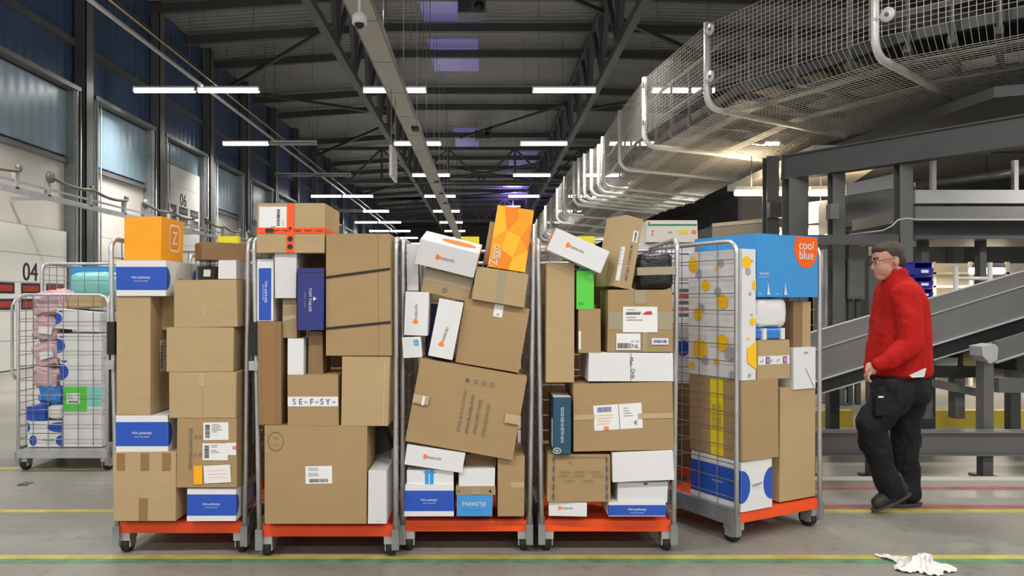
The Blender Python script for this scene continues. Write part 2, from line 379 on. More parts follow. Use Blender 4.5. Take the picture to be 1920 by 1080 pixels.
# ------------------------------------------------------------------ the hall
WX = -9.4                      # dock wall
ZC = 10.15                     # roof deck
def build_hall():
    m = MB(); m.box(-11, -12, -.2, 24, 92, 0, 'concrete'); fl = struct(m, 'floor', label='worn grey concrete floor of the hall with painted lines', cat='floor')
    def line(x0, y0, x1, y1, k):
        q = MB(); q.box(x0, y0, .0, x1, y1, .002, k); q.obj('floor_line', fl)
    def ly(y): return F * CH / (y - VY)
    line(-9.3, ly(1048.5), 12, ly(1041), 'line_yellow'); line(-9.3, ly(1056), 12, ly(1048.5), 'line_green')
    line(-9.3, ly(961), 12, ly(955.5), 'line_yellow'); line(-9.3, ly(880.5), 1.2, ly(876.5), 'line_yellow')
    line(1.5, ly(953.5), 12, ly(947.5), 'line_red'); line(1.5, ly(918), 12, ly(913), 'line_red')
    # roof deck: three strips, the outer ones falling a little to the walls
    m = MB()
    for pts in (((WX - .5, -12), (-3.7, -12), (-3.7, 92), (WX - .5, 92), -.42, 0), ((-3.7, -12), (3.6, -12), (3.6, 92), (-3.7, 92), 0, 0), ((3.6, -12), (24, -12), (24, 92), (3.6, 92), 0, -.6)):
        a, b, c, d, za, zb = pts
        m.prism([(a[0], a[1], ZC + za), (d[0], d[1], ZC + za), (c[0], c[1], ZC + zb), (b[0], b[1], ZC + zb)], (0, 0, .2), 'deck')
    struct(m, 'ceiling', label='dark grey corrugated steel roof deck', cat='ceiling')
    # skylights
    for i, (x0, x1, y, yy) in enumerate(((-1.9, -.1, 19.0, 23.4), (-1.9, -.2, 25.0, 28.5), (-1.6, -.3, 38, 43), (1.6, 3.2, 44, 50), (1.4, 3.4, 56, 63), (1.4, 3.4, 70, 78))):
        q = MB(); q.box(x0, y, ZC - .03, x1, yy, ZC, 'skylight'); struct(q, 'window_%d' % (i + 1), label='violet dusk-lit roof light panel in the deck, number %d from the near end' % (i + 1), cat='roof light')
    # longitudinal trusses (left and right of the aisle)
    for side, xb, xt in (('left', -3.88, -3.75), ('right', 3.52, 3.45)):
        t = bpy.data.objects.new('roof_truss', None); COL.objects.link(t); t.location = (xb, 8, 8)
        tag(t, 'dark steel lattice roof truss running along the %s side of the aisle' % side, 'roof truss', kind='structure')
        def part(nm, mb): o = mb.obj(nm); o.parent = t; o.matrix_parent_inverse = Matrix.Translation(t.location).inverted(); return o
        q = MB(); q.bar((xb, 4, 8.0), (xb, 84, 8.0), .20, .20, 'truss'); part('bottom_chord', q)
        q = MB(); q.bar((xt, 4, ZC - .28), (xt, 84, ZC - .28), .2, .22, 'truss'); part('top_chord', q)
        y = 6.0; i = 0
        while y < 80:
            q = MB(); q.bar((xb, y, 8.0), (xt, y + 1.35, ZC - .3), .12, .12, 'truss'); q.bar((xt, y + 1.35, ZC - .3), (xb, y + 2.7, 8.0), .12, .12, 'truss')
            q.bar((xb, y, 8.0), (xt, y, ZC - .3), .14, .14, 'truss')
            part('web', q); y += 2.7
    # cross beams under the deck
    yb = [21.0, 23.5, 26.0, 30.6, 33.2, 38.8]
    y = 45.0
    while y < 85: yb.append(y); y += 3.4
    for i, y in enumerate(yb):
        q = MB(); q.bar((WX, y, ZC - .60), (-3.7, y, ZC - .22), .16, .26, 'truss'); q.bar((-3.7, y, ZC - .2), (3.6, y, ZC - .2), .16, .26, 'truss'); q.bar((3.6, y, ZC - .2), (16, y, ZC - .55), .16, .26, 'truss')
        struct(q, 'roof_beam', label='dark cross beam under the roof deck, beam %d counted from the near end' % (i + 1), cat='beam')
    # cross trusses
    for nm, y in (('nearer', 41.5), ('farther', 62.0)):
        q = MB(); zb, zt = 7.95, ZC - .35
        for z in (zb, zt): q.bar((WX, y, z), (15, y, z), .16, .18, 'truss')
        x = WX
        while x < 14:
            q.bar((x, y, zb), (x, y, zt), .12, .12, 'truss'); q.bar((x, y, zt), (x + 1.85, y, zb), .10, .10, 'truss'); q.bar((x + 1.85, y, zb), (x + 3.7, y, zt), .1, .1, 'truss'); x += 3.7
        struct(q, 'roof_truss', label='%s lattice truss crossing the hall from wall to wall' % nm, cat='roof truss')
    # flat wind braces under the deck
    bz = ZC - .5
    for i, (a, b) in enumerate((((-3.8, 21.5), (WX, 27.5)), ((-3.8, 33.5), (WX, 27.8)), ((-3.8, 34), (WX, 41)), ((3.5, 21.5), (-1.2, 17)), ((3.5, 21.5), (9.2, 26)), ((3.5, 33), (9.2, 27)), ((3.4, 31.5), (-1.2, 38)), ((-3.7, 45), (3.5, 52)), ((3.5, 45), (-3.7, 52)), ((-3.8, 50), (WX, 56)), ((3.5, 56), (-3.7, 61)))):
        za = bz if abs(a[0]) < 4 else bz - .3; zb = bz if abs(b[0]) < 4 else bz - .42
        q = MB(); q.bar((*a, za), (*b, zb), .11, .11, 'truss'); struct(q, 'roof_brace', label='thin diagonal steel wind brace under the roof deck, brace %d from the near end' % (i + 1), cat='brace')
    # end and side walls
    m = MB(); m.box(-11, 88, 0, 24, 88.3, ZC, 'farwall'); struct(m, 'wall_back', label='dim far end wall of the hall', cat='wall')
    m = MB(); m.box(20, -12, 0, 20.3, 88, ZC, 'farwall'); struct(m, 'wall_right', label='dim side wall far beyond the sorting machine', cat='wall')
    # dock wall
    m = MB(); m.box(WX - .3, -12, 0, WX, 88, 4.5, 'wallwhite'); m.box(WX - .3, -12, 4.5, WX, 88, ZC, 'blueclad')
    wl = struct(m, 'wall_left', label='tall dock wall, white panels below and dark blue ribbed cladding above', cat='wall')
    bay0, bw = 13.35, 3.88
    for zr in (6.2, 7.25, 8.9):
        q = MB(); q.bar((WX + .06, 4, zr), (WX + .06, 86, zr), .1, .16, 'steel_dark'); q.obj('wall_rail', wl)
    q = MB(); q.bar((WX + .05, 4, 4.5), (WX + .05, 86, 4.5), .1, .1, 'steel_grey'); q.obj('wall_rail', wl)
    for i in range(-1, 17):
        y = bay0 + bw * i
        q = MB(); q.box(WX, y - .16, 0, WX + .30, y - .14, ZC - .4, 'steel_dark')
        q.box(WX + .28, y - .16, 0, WX + .30, y + .16, ZC - .4, 'steel_mid'); q.box(WX, y - .01, 0, WX + .29, y + .01, ZC - .4, 'steel_dark'); q.box(WX, y - .16, 0, WX + .02, y + .16, ZC - .4, 'steel_dark')
        struct(q, 'steel_column', label='dark steel H column on the dock wall, column %d from the near end' % (i + 2), cat='column')
    # dock doors, one per bay
    for i in range(-1, 12):
        y0 = bay0 + bw * i + .62; y1 = bay0 + bw * (i + 1) - .62; num = i + 4
        lift = 2.5 if num == 6 else 0
        # bright glazed strip above the door, between the guides
        q = MB(); q.box(WX, y0 - .1, 4.62, WX + .05, y1 + .1, 6.06, 'bluepane'); struct(q, 'window_%d' % (20 + num), label='pale blue ribbed panel above dock door %d of the left wall' % num, cat='wall panel')
        q = MB()
        for k in range(5):
            q.box(WX + .04, y0, .02 + .58 * k + lift, WX + .11, y1, .59 + .58 * k + lift, 'doorwhite'); q.box(WX + .04, y0, .59 + .58 * k + lift, WX + .105, y1, .60 + .58 * k + lift, 'seam')
        lab = {4: 'white sectional dock door marked 04 with red windows', 6: 'raised white sectional dock door marked 06'}.get(num, 'white sectional dock door in bay %d of the left wall' % num)
        d = struct(q, 'door_%d' % (num), label=lab, cat='dock door')
        # number and windows
        f = Face((WX + .11, y0, lift), (0, 1, 0), (0, 0, 1), (1, 0, 0), y1 - y0, 3); t = MB()
        f.text(t, '%02d' % num, 1.3, 1.97, .38, 'ink'); f.text(t, '%02d' % num, 1.32, 1.97, .38, 'ink'); t.obj('number', d)
        for r in range(2):
            for c in range(3):
                t = MB(); a = .14 + .86 * c if num != 4 else .14 + .86 * c; b = 1.20 + .32 * r
                f.layer = 1; f.rect(t, a, b, a + .66, b + .22, 'ink'); f.rect(t, a + .06, b + .05, a + .60, b + .17, 'redglass' if num == 4 else 'seam'); t.obj('door_window', d)
        # guide rails
        for yy in (y0 - .18, y1 + .18):
            t = MB(); t.box(WX, yy - .09, 0, WX + .22, yy + .09, 6.2, 'galv_dark'); t.box(WX + .2, yy - .025, 0, WX + .26, yy + .025, 6.15, 'galv'); t.cyl((WX + .3, yy + .05, 3.05), (0, 0, 1), .018, 6.1, 'galv', 8)
            t.obj('guide_rail', d)
        t = MB(); t.box(WX, y0 - .3, 6.1, WX + .28, y1 + .3, 6.2, 'steel_mid'); t.obj('lintel', d)
    m = MB()
    for k in range(0, 10): m.box(WX, 4, .42 + .48 * k, WX + .012, bay0 - .3, .43 + .48 * k, 'seam')
    m.obj('wall_seam', wl)
mat('redglass', (.38, .05, .035), .3, var=.2, vs=3)
build_hall()

# ------------------------------------------------------------------ lamps and services
def area(name, loc, sx, sy, power, col=(1, .97, .92), rot=(0, 0, 0), parent=None, spread=180):
    l = bpy.data.lights.new(name, 'AREA'); l.shape = 'RECTANGLE'; l.size = sx; l.size_y = sy; l.energy = power; l.color = col; l.spread = R(spread)
    o = bpy.data.objects.new(name, l); COL.objects.link(o); o.location = loc; o.rotation_euler = rot
    if parent: o.parent = parent; o.matrix_parent_inverse = parent.matrix_world.inverted()
    return o
ZL = 6.6
def deck_z(x): return ZC - (.42 * (-3.7 - x) / 6.2 if x < -3.7 else (.6 * (x - 3.6) / 20.4 if x > 3.6 else 0))
def tube_lamp(x0, x1, Y, lit, label, group='ceiling tube lamps', power=LAMP_W, spread=SPREAD):
    xc = (x0 + x1) / 2
    t = thing('tube_lamp', (xc, Y, ZL), label, 'ceiling lamp', group)
    L_ = x1 - x0
    q = MB(); q.box(-L_ / 2, -.05, .05, L_ / 2, .05, .10, 'housing'); q.box(-L_ / 2, -.06, -.03, -L_ / 2 + .03, .06, .1, 'housing'); q.box(L_ / 2 - .03, -.06, -.03, L_ / 2, .06, .1, 'housing')
    q.obj('lamp_housing', t)
    q = MB(); q.cyl((0, 0, .0), (1, 0, 0), .058, L_ - .06, 'tube_lit' if lit else 'tube_off', 12); q.obj('tube', t)
    q = MB()
    for a in (-.4, .4):
        zt = deck_z(xc + L_ * a) - ZL; q.cyl((L_ * a, 0, .1 + (zt - .1) / 2), (0, 0, 1), .006, zt - .1, 'truss', 6)
    q.obj('hanger', t)
    if lit:
        l = area('lamp_light', (0, 0, -.062), L_ - .08, .1, power, spread=spread); l.parent = t
rows = ['nearest', 'second', 'third', 'fourth', 'fifth', 'sixth', 'seventh', 'eighth', 'ninth']
for r in range(9):
    Y = 18.56 + 6.33 * r; g = rows[r]
    if r in (0,): tube_lamp(-8.72, -7.17, Y, True, 'lit tube lamp at the wall end of the %s lamp row' % g); tube_lamp(-7.13, -5.58, Y, True, 'lit tube lamp joined to the wall-end lamp in the %s row' % g)
    elif r == 1: tube_lamp(-8.72, -7.17, Y, True, 'lit tube lamp at the wall end of the second lamp row'); tube_lamp(-7.13, -5.58, Y, False, 'dark unlit tube lamp in the second lamp row')
    elif r == 2: tube_lamp(-8.72, -7.17, Y, False, 'unlit tube lamp at the wall end of the third lamp row'); tube_lamp(-7.13, -5.58, Y, False, 'unlit tube lamp joined to the wall-end lamp in the third row')
    elif r == 4: tube_lamp(-8.72, -7.17, Y, False, 'unlit tube lamp at the wall end of the fifth lamp row'); tube_lamp(-7.13, -5.58, Y, True, 'lit tube lamp joined to the wall-end lamp in the fifth row')
    else: tube_lamp(-8.72, -7.17, Y, True, 'lit tube lamp at the wall end of the %s lamp row' % g); tube_lamp(-7.13, -5.58, Y, True, 'lit tube lamp joined to the wall-end lamp in the %s row' % g)
    tube_lamp(-3.02, -1.43, Y, True, 'lit tube lamp behind the cable tray in the %s lamp row' % g)
    tube_lamp(1.19, 2.78, Y, True, 'lit tube lamp right of the aisle centre in the %s lamp row' % g)
    if r < 6: tube_lamp(4.15, 5.74, Y, True, 'lit tube lamp seen through the wire cage in the %s lamp row' % g)
    if r < 2: tube_lamp(8.26, 9.85, Y, True, 'lit tube lamp beyond the wire cage, over the sorting machine, in the %s lamp row' % g)
# rows of the same grid over and behind the photographer
for j, Y in enumerate((12.23, 5.9, -.43, -6.76)):
    for x0 in (-8.72, -7.13, -3.02, 1.19, 5.0, 9.0):
        if x0 < -8 and j > 0: continue
        if j == 0 and x0 > 4: continue
        if j == 1 and x0 > 4: x0 = 6.4 if x0 < 6 else 9.0
        tube_lamp(x0, x0 + 1.55, Y, True, 'lit tube lamp of the row %s, outside the picture' % ['ahead of the roll containers', 'above the roll containers', 'above the photographer', 'behind the photographer'][j], 'tube lamps overhead', LAMP_W * (1.2 if j > 1 else .8), 118 if j < 1 else 165)

# cable tray
t = thing('cable_tray', (-1.83, 8, 5.7), 'long beige metal cable tray hanging over the aisle', 'cable tray')
q = MB(); q.box(-.2, -3, 0, .2, 48, .012, 'tray'); 
for k in range(0, 26): q.box(-.2, -2.5 + 2 * k, -.004, .2, -2.48 + 2 * k, 0, 'seam')
q.obj('tray_bottom', t)
for s in (-1, 1):
    q = MB(); q.box(s * .2 - .01, -3, 0, s * .2 + .01, 48, .11, 'pipe'); q.obj('tray_side', t)
q = MB()
for k in range(16):
    y = 1 + 3 * k
    q.cyl((.21, y, .2), (0, 0, 1), .008, .3, 'pipe', 6); q.bar((-.21, y, .1), (.21, y, .1), .02, .02, 'pipe'); q.cyl((.21, y, (ZC - 5.7) / 2), (0, 0, 1), .008, ZC - 5.7 - .5, 'pipe', 6)
q.obj('hanger', t)
for y, n in ((10.5, 3), (19, 1), (22, 1), (25, 1)):
    q = MB()
    for k in range(n):
        for a in (0, .09): q.box(.02 + a, y + .14 * k, -.06, .09 + a, y + .1 + .14 * k, 0, 'black')
    q.obj('socket_block', t)
# dome camera
t = thing('security_camera', (P(674, 38, 9.5).x, 9.5, P(674, 52, 9.5).z), 'white dome security camera hanging below the cable tray', 'security camera')
q = MB(); q.cyl((0, 0, .36), (0, 0, 1), .018, .5, 'white', 10); q.obj('stem', t)
q = MB(); q.cyl((0, 0, .10), (0, 0, 1), .095, .10, 'white', 20); q.cyl((0, 0, .165), (0, 0, 1), .06, .04, 'white', 16); q.obj('camera_housing', t)
q = MB(); q.ball((0, 0, .05), (.065, .065, .065), 'black'); q.obj('dome', t)
# hanging sign seen edge on
t = thing('hanging_sign', P(737, 335, 15.5), 'narrow white sign plate hanging on rods beside the cable tray', 'sign')
q = MB(); q.box(-.03, -.4, 0, .03, .5, .62, 'offwhite'); q.obj('plate', t)
q = MB(); q.cyl((0, -.3, 1.19), (0, 0, 1), .008, 1.16, 'pipe', 6); q.cyl((0, .4, 1.19), (0, 0, 1), .008, 1.16, 'pipe', 6); q.obj('rod', t)
# heaters
for px_, py_, Y, lab in ((885, 31, 21.3, 'dark air heater hanging under the roof in front of the other'), (906, 262, 36.0, 'small dark air heater far off under the roof, behind the lamps')):
    t = thing('air_heater', P(px_, py_, Y), lab, 'heater', 'air heaters')
    q = MB(); q.box(-.40, -.3, 0, .40, .3, .40, 'steel_dark'); q.obj('heater_body', t)
    for a in range(6):
        q = MB(); q.box(-.36 + .06 * a, -.31, .03, -.33 + .06 * a, -.3, .34, 'black'); q.obj('grille_slot', t)
    q = MB(); q.cyl((.2, -.31, .18), (0, 1, 0), .14, .03, 'black', 16); q.obj('fan_ring', t)
    q = MB(); q.bar((-.35, 0, .4), (-.35, 0, .9), .02, .02, 'truss'); q.bar((.35, 0, .4), (.35, 0, .9), .02, .02, 'truss'); q.box(-.1, -.1, .4, .1, .1, .5, 'steel_dark'); q.obj('hanger', t)
t = thing('added_violet_lamp', (2.3, 60, 8.9), 'violet lamp added far off under the roof deck for a purple glow', 'lamp')  # added lamp, lends the far roof deck its violet glow
q = MB(); q.cyl((0, 0, 0), (1, 0, 0), .06, 1.2, 'violet', 10); q.obj('tube', t)
q = MB(); q.cyl((0, 0, .6), (0, 0, 1), .01, 1.2, 'truss', 6); q.obj('hanger', t)
l = area('lamp_light', (0, 0, .07), 1.2, .15, 420, (.42, .28, 1), (R(180), 0, 0)); l.parent = t
# pipes along the left side of the roof
for (x, z, r, lab) in ((-7.0, 6.72, .045, 'thick pale pipe running under the roof along the dock side'), (-6.75, 6.80, .015, 'thin yellowish conduit running beside the pale roof pipe')):
    t = MB(); t.tube([(x, 6, z), (x, 60, z)], r, 'pipe' if r > .03 else 'tape_grey', 10); tag(t.obj('roof_pipe'), lab, 'pipe')
# steel rail with loops of hose along the dock doors
t = thing('hose_rail', (-8.55, 8, 3.40), 'galvanised rail along the dock doors carrying loops of hose', 'rail')
q = MB(); q.bar((0, -4, 0), (0, 50, 0), .10, .10, 'galv'); q.bar((.02, -4, .16), (.02, 50, .16), .04, .04, 'galv'); q.obj('rail', t)
for k in range(9):
    y0 = 2.5 + 4.1 * k
    q = MB(); pts = []
    for j in range(25):
        a = j / 24; pts.append((.08, y0 + 3.1 * a, .40 - .07 * abs(math.sin(math.pi * a * 2)) - .05 * a))
    q.tube(pts, .035, 'hose', 8); q.obj('hose', t)
    for b in (0, 1.55, 3.1):
        q = MB(); q.box(-.03, y0 + b - .05, .02, .05, y0 + b + .05, .34 if b else .42, 'galv'); q.cyl((.07, y0 + b, .40), (1, 0, 0), .07 if b else .12, .05, 'steel_mid', 14); q.obj('bracket', t)
for k in range(6):
    q = MB(); q.bar((0, -1 + 7.76 * k - .02, 0), (-.8, -1 + 7.76 * k, 0), .06, .06, 'galv'); q.obj('wall_bracket', t)
# drop cables over the aisle
for i, (x, y) in enumerate(((724, 15.5), (770, 13), (794, 14), (806, 14))):
    p = P(x, 0, y); q = MB(); q.cyl((p.x, y, (ZC + 5.9) / 2), (0, 0, 1), .008, ZC - 5.9, 'truss', 6)
    tag(q.obj('drop_cable'), 'thin vertical cable hanging from the roof beside the cable tray, number %d from its left' % (i + 1), 'cable', 'drop cables')

# ------------------------------------------------------------------ roll containers
def caster(parent, x, y, ang=0):
    q = MB(); q.box(x - .035, y - .045, .075, x + .035, y + .045, .125, 'galv'); q.box(x - .032, y - .03, .035, x - .026, y + .04, .085, 'galv'); q.box(x + .026, y - .03, .035, x + .032, y + .04, .085, 'galv')
    o = q.obj('caster', parent)
    v = MB(); v.cyl((x, y + .012, .054), (1, 0, 0), .054, .036, 'rubber', 22); v.cyl((x, y + .012, .054), (1, 0, 0), .028, .042, 'hub', 14)
    c = v.obj('wheel', o)
def roll_cart(o, rz, W, D, H, splay, label, group='roll containers', yellow=None, strap=True, back=True, top_r=.07, front_mesh=False, cols=6, tray='platform'):
    t = thing('roll_container', o, label, 'roll container', group, rz)
    if not hasattr(splay, '__len__'): splay = (splay, splay)
    q = MB(); q.box(-W / 2 + .015, .0, .118, W / 2 - .015, D, .178, tray); q.box(-W / 2 + .03, .012, .178, W / 2 - .03, D - .01, .182, tray)
    bevel(q.obj('platform', t), .006)
    for s in (-1, 1):
        spl = splay[0] if s < 0 else splay[1]
        xb, xt = s * (W / 2), s * (W / 2 + spl)
        def X(z): return xb + (xt - xb) * (z - .1) / (H - .1)
        q = MB(); pts = [(X(.08), .0, .08), (X(.5), 0, .5), (X(H - top_r), 0, H - top_r)]
        for j in range(1, 5):
            a = math.pi / 2 * j / 4; pts.append((X(H), top_r * (1 - math.cos(a)), H - top_r + top_r * math.sin(a)))
        for j in range(0, 5):
            a = math.pi / 2 * j / 4; pts.append((X(H), D - top_r + top_r * math.sin(a), H - top_r + top_r * math.cos(a)))
        pts += [(X(.5), D, .5), (X(.08), D, .08)]
        q.tube(pts, .0135, 'galv', 10)
        fr = q.obj('side_frame', t)
        q = MB(); q.box(xb - .018, .01, .105, xb + .018, D - .01, .20, 'galv_dark'); q.obj('side_beam', fr)
        q = MB(); z = .26
        while z < H - .03: q.tube([(X(z), .0, z), (X(z), D, z)], .0032, 'wire', 5); z += .098
        for c in range(1, cols):
            y = D * c / cols; q.tube([(X(.2), y, .2), (X(H), y, H)], .0032, 'wire', 5)
        q.obj('wire_mesh', fr)
        for y in (.05, D - .06): caster(t, s * (W / 2 - .03), y)
        for y in (0, D):
            q = MB(); q.box(xb - .02, y - .018, .05, xb + .018, y + .018, .16, 'galv_dark'); q.obj('corner_bracket', fr)
    if back:
        q = MB(); hb = H - .02
        z = .26
        while z < hb: q.tube([(-W / 2 - splay[0] * z / H, D, z), (W / 2 + splay[1] * z / H, D, z)], .0032, 'wire', 5); z += .098
        for c in range(1, 6):
            x = -W / 2 + W * c / 6; q.tube([(x, D, .18), (x * (1 + (splay[0] + splay[1]) / W), D, hb)], .0032, 'wire', 5)
        q.tube([(-W / 2 - splay[0], D, hb), (W / 2 + splay[1], D, hb)], .011, 'galv', 8)
        q.obj('back_panel', t)
    if front_mesh:
        q = MB(); z = .26; hb = H
        while z < hb: q.tube([(-W / 2, 0, z), (W / 2, 0, z)], .0034, 'wire', 5); z += .12
        for c in range(1, 6):
            x = -W / 2 + W * c / 6; q.tube([(x, 0, .18), (x, 0, hb)], .0034, 'wire', 5)
        q.tube([(-W / 2, 0, .18), (-W / 2, 0, hb - .07), (-W / 2 + .02, 0, hb - .02), (-W / 2 + .07, 0, hb), (W / 2 - .07, 0, hb), (W / 2 - .02, 0, hb - .02), (W / 2, 0, hb - .07), (W / 2, 0, .18)], .012, 'galv', 8)
        q.box(-W / 2, -.02, .11, W / 2, .0, .18, 'galv')
        q.obj('front_panel', t)
    if strap:
        q = MB(); x = -W / 2 - splay[0] * .68
        q.box(x - .022, -.022, 1.10, x + .018, .03, 1.28, 'black'); q.box(x - .018, -.01, .62, x - .004, .05, 1.12, 'black'); q.box(x - .03, -.03, 1.02, x + .02, .01, 1.07, 'galv')
        q.obj('strap', t)
    if yellow:
        q = MB(); q.box(yellow[0], D - .02, H - .03, yellow[1], D + .03, H + .075, 'yellow'); q.obj('sign_plate', t)['label'] = 'yellow plate on the back rail'
    return t

def cart_px(xl, xr, Yu, **kw):
    W = (xr - xl) * Yu / F; xc = ((xl + xr) / 2 - VX) * Yu / F
    return roll_cart((xc, Yu, 0), 0, W, kw.pop('D', .74), **kw)
Y1, Y2, Y3, Y4 = 4.10, 4.04, 4.13, 4.13
cart_px(220, 459, Y1, H=1.735, splay=(.036, .02), label='roll container at the left end of the front row, orange Z carton on top', yellow=(-.055, .076))
cart_px(487, 742, Y2, H=1.735, splay=(.03, .0), label='roll container with the taped fragile carton on top and black-strapped tall box')
cart_px(755, 993, Y3, H=1.735, splay=(.0, .022), label='middle roll container with tilted boxes and the orange upright carton', yellow=(-.045, .067), strap=False)
cart_px(1016, 1263, Y4, H=1.735, splay=.02, label='roll container with the green box and black wrapped parcel', yellow=(-.08, .025), strap=False, D=.70)

# parcels of the first roll container -------------------------------------------------
A = 4.02
p = px_box('tan carton with four brown tape strips on the orange platform', (213, 849, 329, 977), A, .42, 'tan', yaw=0, seam=None)
for x in (218, 262, 302): p.tape(U(p, x + 2), V(p, 882), U(p, x + 17), V(p, 849.5))
p.tape(U(p, 261), V(p, 976.5), U(p, 276), V(p, 934), rot=-2); p.done()
p = px_box('blue and white parcel on the platform under the labelled carton', (350, 917, 443, 977), A + .01, .36, 'white', name='parcel_box', group='blue banded parcels'); bol(p).done()
p = px_box('blue and white parcel between two tan cartons at the left', (218, 780, 314, 848), A + .02, .34, 'white', name='parcel_box', group='blue banded parcels'); bol(p).done()
p = px_box('brown carton with three white labels and one orange sticker', (332, 785, 443, 914), A, .42, 'brown')
def red8(g, mb): g.text(mb, '8', g.W * .93, g.H * .6, g.H * .5, 'redink', 90)
p.sticker(U(p, 381), V(p, 825), U(p, 428), V(p, 792), draw=lines_label(3, 'V'), rot=1)
p.tape(U(p, 424), V(p, 853), U(p, 443) - .002, V(p, 830), 'label', draw=red8)
p.sticker(U(p, 380), V(p, 863), U(p, 427), V(p, 831), draw=lines_label(4, 'V'))
def thinlines(g, mb):
    for i in range(3): g.rect(mb, g.W * .15, g.H * (.3 + .2 * i), g.W * .85, g.H * (.315 + .2 * i), 'zal')
p.sticker(U(p, 383), V(p, 905), U(p, 432), V(p, 872), draw=thinlines, rot=3)
p.sticker(U(p, 364), V(p, 908), U(p, 380), V(p, 873), k='label_orange', label='orange sticker')
p.F.text(p.mb, 'BOUWMATERIALEN', U(p, 358), V(p, 842), .018, 'softink', -90, .22)
for x, y, s_ in ((368, 818, '34'), (377, 818, '50'), (368, 852, '12'), (377, 852, '80')): p.F.text(p.mb, s_, U(p, x), V(p, y), .015, 'softink', -90)
p.done()
p = px_box('tall narrow tan carton standing left beneath a blue banded parcel', (219, 556, 282, 778), A + .02, .30, 'tan')
p.sticker(.12, .22, .22, .40, face=p.Rt, draw=lines_label(8, 'V')); p.tape(.005, .33, .05, .37, 'tape_clear', rot=20); p.done()
p = px_box('plain tan carton directly on the labelled brown carton', (318, 698, 443, 784), A, .42, 'tan', seam='V'); p.tape(U(p, 373), V(p, 725), U(p, 386), V(p, 698.5), 'tape_clear'); p.done()
p = px_box('plain tan carton third from the top of the right stack', (314, 614, 437, 697), A + .01, .42, 'tan', yaw=2, seam=None); p.done()
p = px_box('tan carton topping the right stack beneath the small white box', (327, 525, 444, 613), A + .01, .40, 'tan', roll=-.5); p.tape(U(p, 380), V(p, 590), U(p, 386), V(p, 575), 'tape_clear'); p.done()
p = px_box('small tan carton wedged behind the tall narrow one', (303, 553, 327, 619), A + .16, .2, 'tan'); p.done()
p = px_box('blue and white parcel carrying the orange Z carton', (219, 489, 312, 555), A + .01, .42, 'white', name='parcel_box', group='blue banded parcels'); bol(p).done()
p = px_box('orange carton with a white Z emblem on its side', (233, 407, 302, 488), A + .05, .30, 'orange', name='orange_box')
f = p.Rt; a, b = f.W * .58, f.H * .56
for hw, hh, kk in ((.070, .075, 'white'), (.060, .065, 'orange_deep')):
    f.poly(p.mb, [(a + hw * x, b + hh * y) for x, y in ((-1, -.75), (-.75, -1), (.75, -1), (1, -.75), (1, .75), (.75, 1), (-.75, 1), (-1, .75))], kk)
f.text(p.mb, 'Z', a, b, .075, 'white')
p.F.text(p.mb, 'Ziggo', p.F.W * .8, p.F.H * .06, .016, 'orange_light'); p.done()
p = px_box('small white box on top of the right stack', (410, 488, 444, 523), A + .12, .22, 'white', name='white_box'); p.done()
p = px_box('black box half hidden behind the blue banded parcel', (372, 500, 404, 525), A + .26, .16, 'black', name='black_box'); p.sticker(.03, .02, .07, .06, draw=None); p.done()
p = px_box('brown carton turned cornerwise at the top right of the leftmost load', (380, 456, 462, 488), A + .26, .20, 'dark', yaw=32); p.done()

# parcels of the second roll container -------------------------------------------------
A = 3.97
p = px_box('largest tan carton on its platform, white label in the middle', (496, 799, 688, 982), A, .55, 'brown')
p.sticker(U(p, 573), V(p, 907), U(p, 623), V(p, 874), draw=lines_label(11, 'H'), rot=1)
for (cx, cy, rx, ry) in ((517, 828, 15, 18),):
    n = 40; ring = [(U(p, cx) + rx * p.s * math.cos(2 * math.pi * i / n) * k_, V(p, cy) + ry * p.s * math.sin(2 * math.pi * i / n) * k_) for k_ in (1, .93) for i in range(n)]
    p.F.poly(p.mb, ring, 'softink', [(i, (i + 1) % n, n + (i + 1) % n, n + i) for i in range(n)])
p.F.text(p.mb, 'T.a.', U(p, 518), V(p, 822), .014, 'softink', -8); p.F.text(p.mb, '1 = 2', U(p, 516), V(p, 834), .012, 'softink', -8)
p.done()
p = px_box('white upright box standing beside the largest carton', (690, 883, 724, 982), A, .30, 'offwhite', name='white_box'); p.F.text(p.mb, 'no. 4', U(p, 710), V(p, 977), .008, 'greyink'); p.done()
p = px_box('tan carton sealed with printed white tape', (539, 704, 634, 798.5), A, .45, 'brown')
def selfsy(g, mb):
    for s_, a in (('S', .13), ('E', .26), ('F', .48), ('S', .68), ('Y', .80)): g.text(mb, s_, g.W * a, g.H * .5, g.H * .62, 'blueink')
    for a in (.36, .58, .92): g.rect(mb, g.W * (a - .03), g.H * .42, g.W * (a + .03), g.H * .52, 'greyink')
p.tape(0.001, V(p, 762), p.F.W - .001, V(p, 744), 'label', draw=selfsy, rot=0); p.done()
p = px_box('tan carton under the black-strapped tall box', (640, 669, 729, 798.5), A, .42, 'tan', seam=None, roll=.6); p.tape(U(p, 718), V(p, 798), U(p, 722), V(p, 672), 'tape_clear'); p.done()
p = px_box('big tall tan carton bound by two black straps', (610, 439, 732, 667), A, .50, 'brown')
p.F.rect(p.mb, U(p, 708.5), 0, U(p, 709.3), p.F.H, 'tape_brown')
for ya, yb_ in ((522, 506), (618, 606)):
    def strapfn(mb, ya=ya, yb_=yb_, p=p):
        mb.prism([p.F.pt(0, V(p, ya)), p.F.pt(p.F.W, V(p, yb_)), p.F.pt(p.F.W, V(p, yb_ - 4)), p.F.pt(0, V(p, ya - 4))], (0, -.004, 0), 'black')
    p.child('binding_strap', strapfn, 'black strap')
p.done()
p = px_box('slim white box leaning between brown cartons', (539, 635, 569, 703), A + .02, .30, 'white', name='white_box', roll=1.5); p.done()
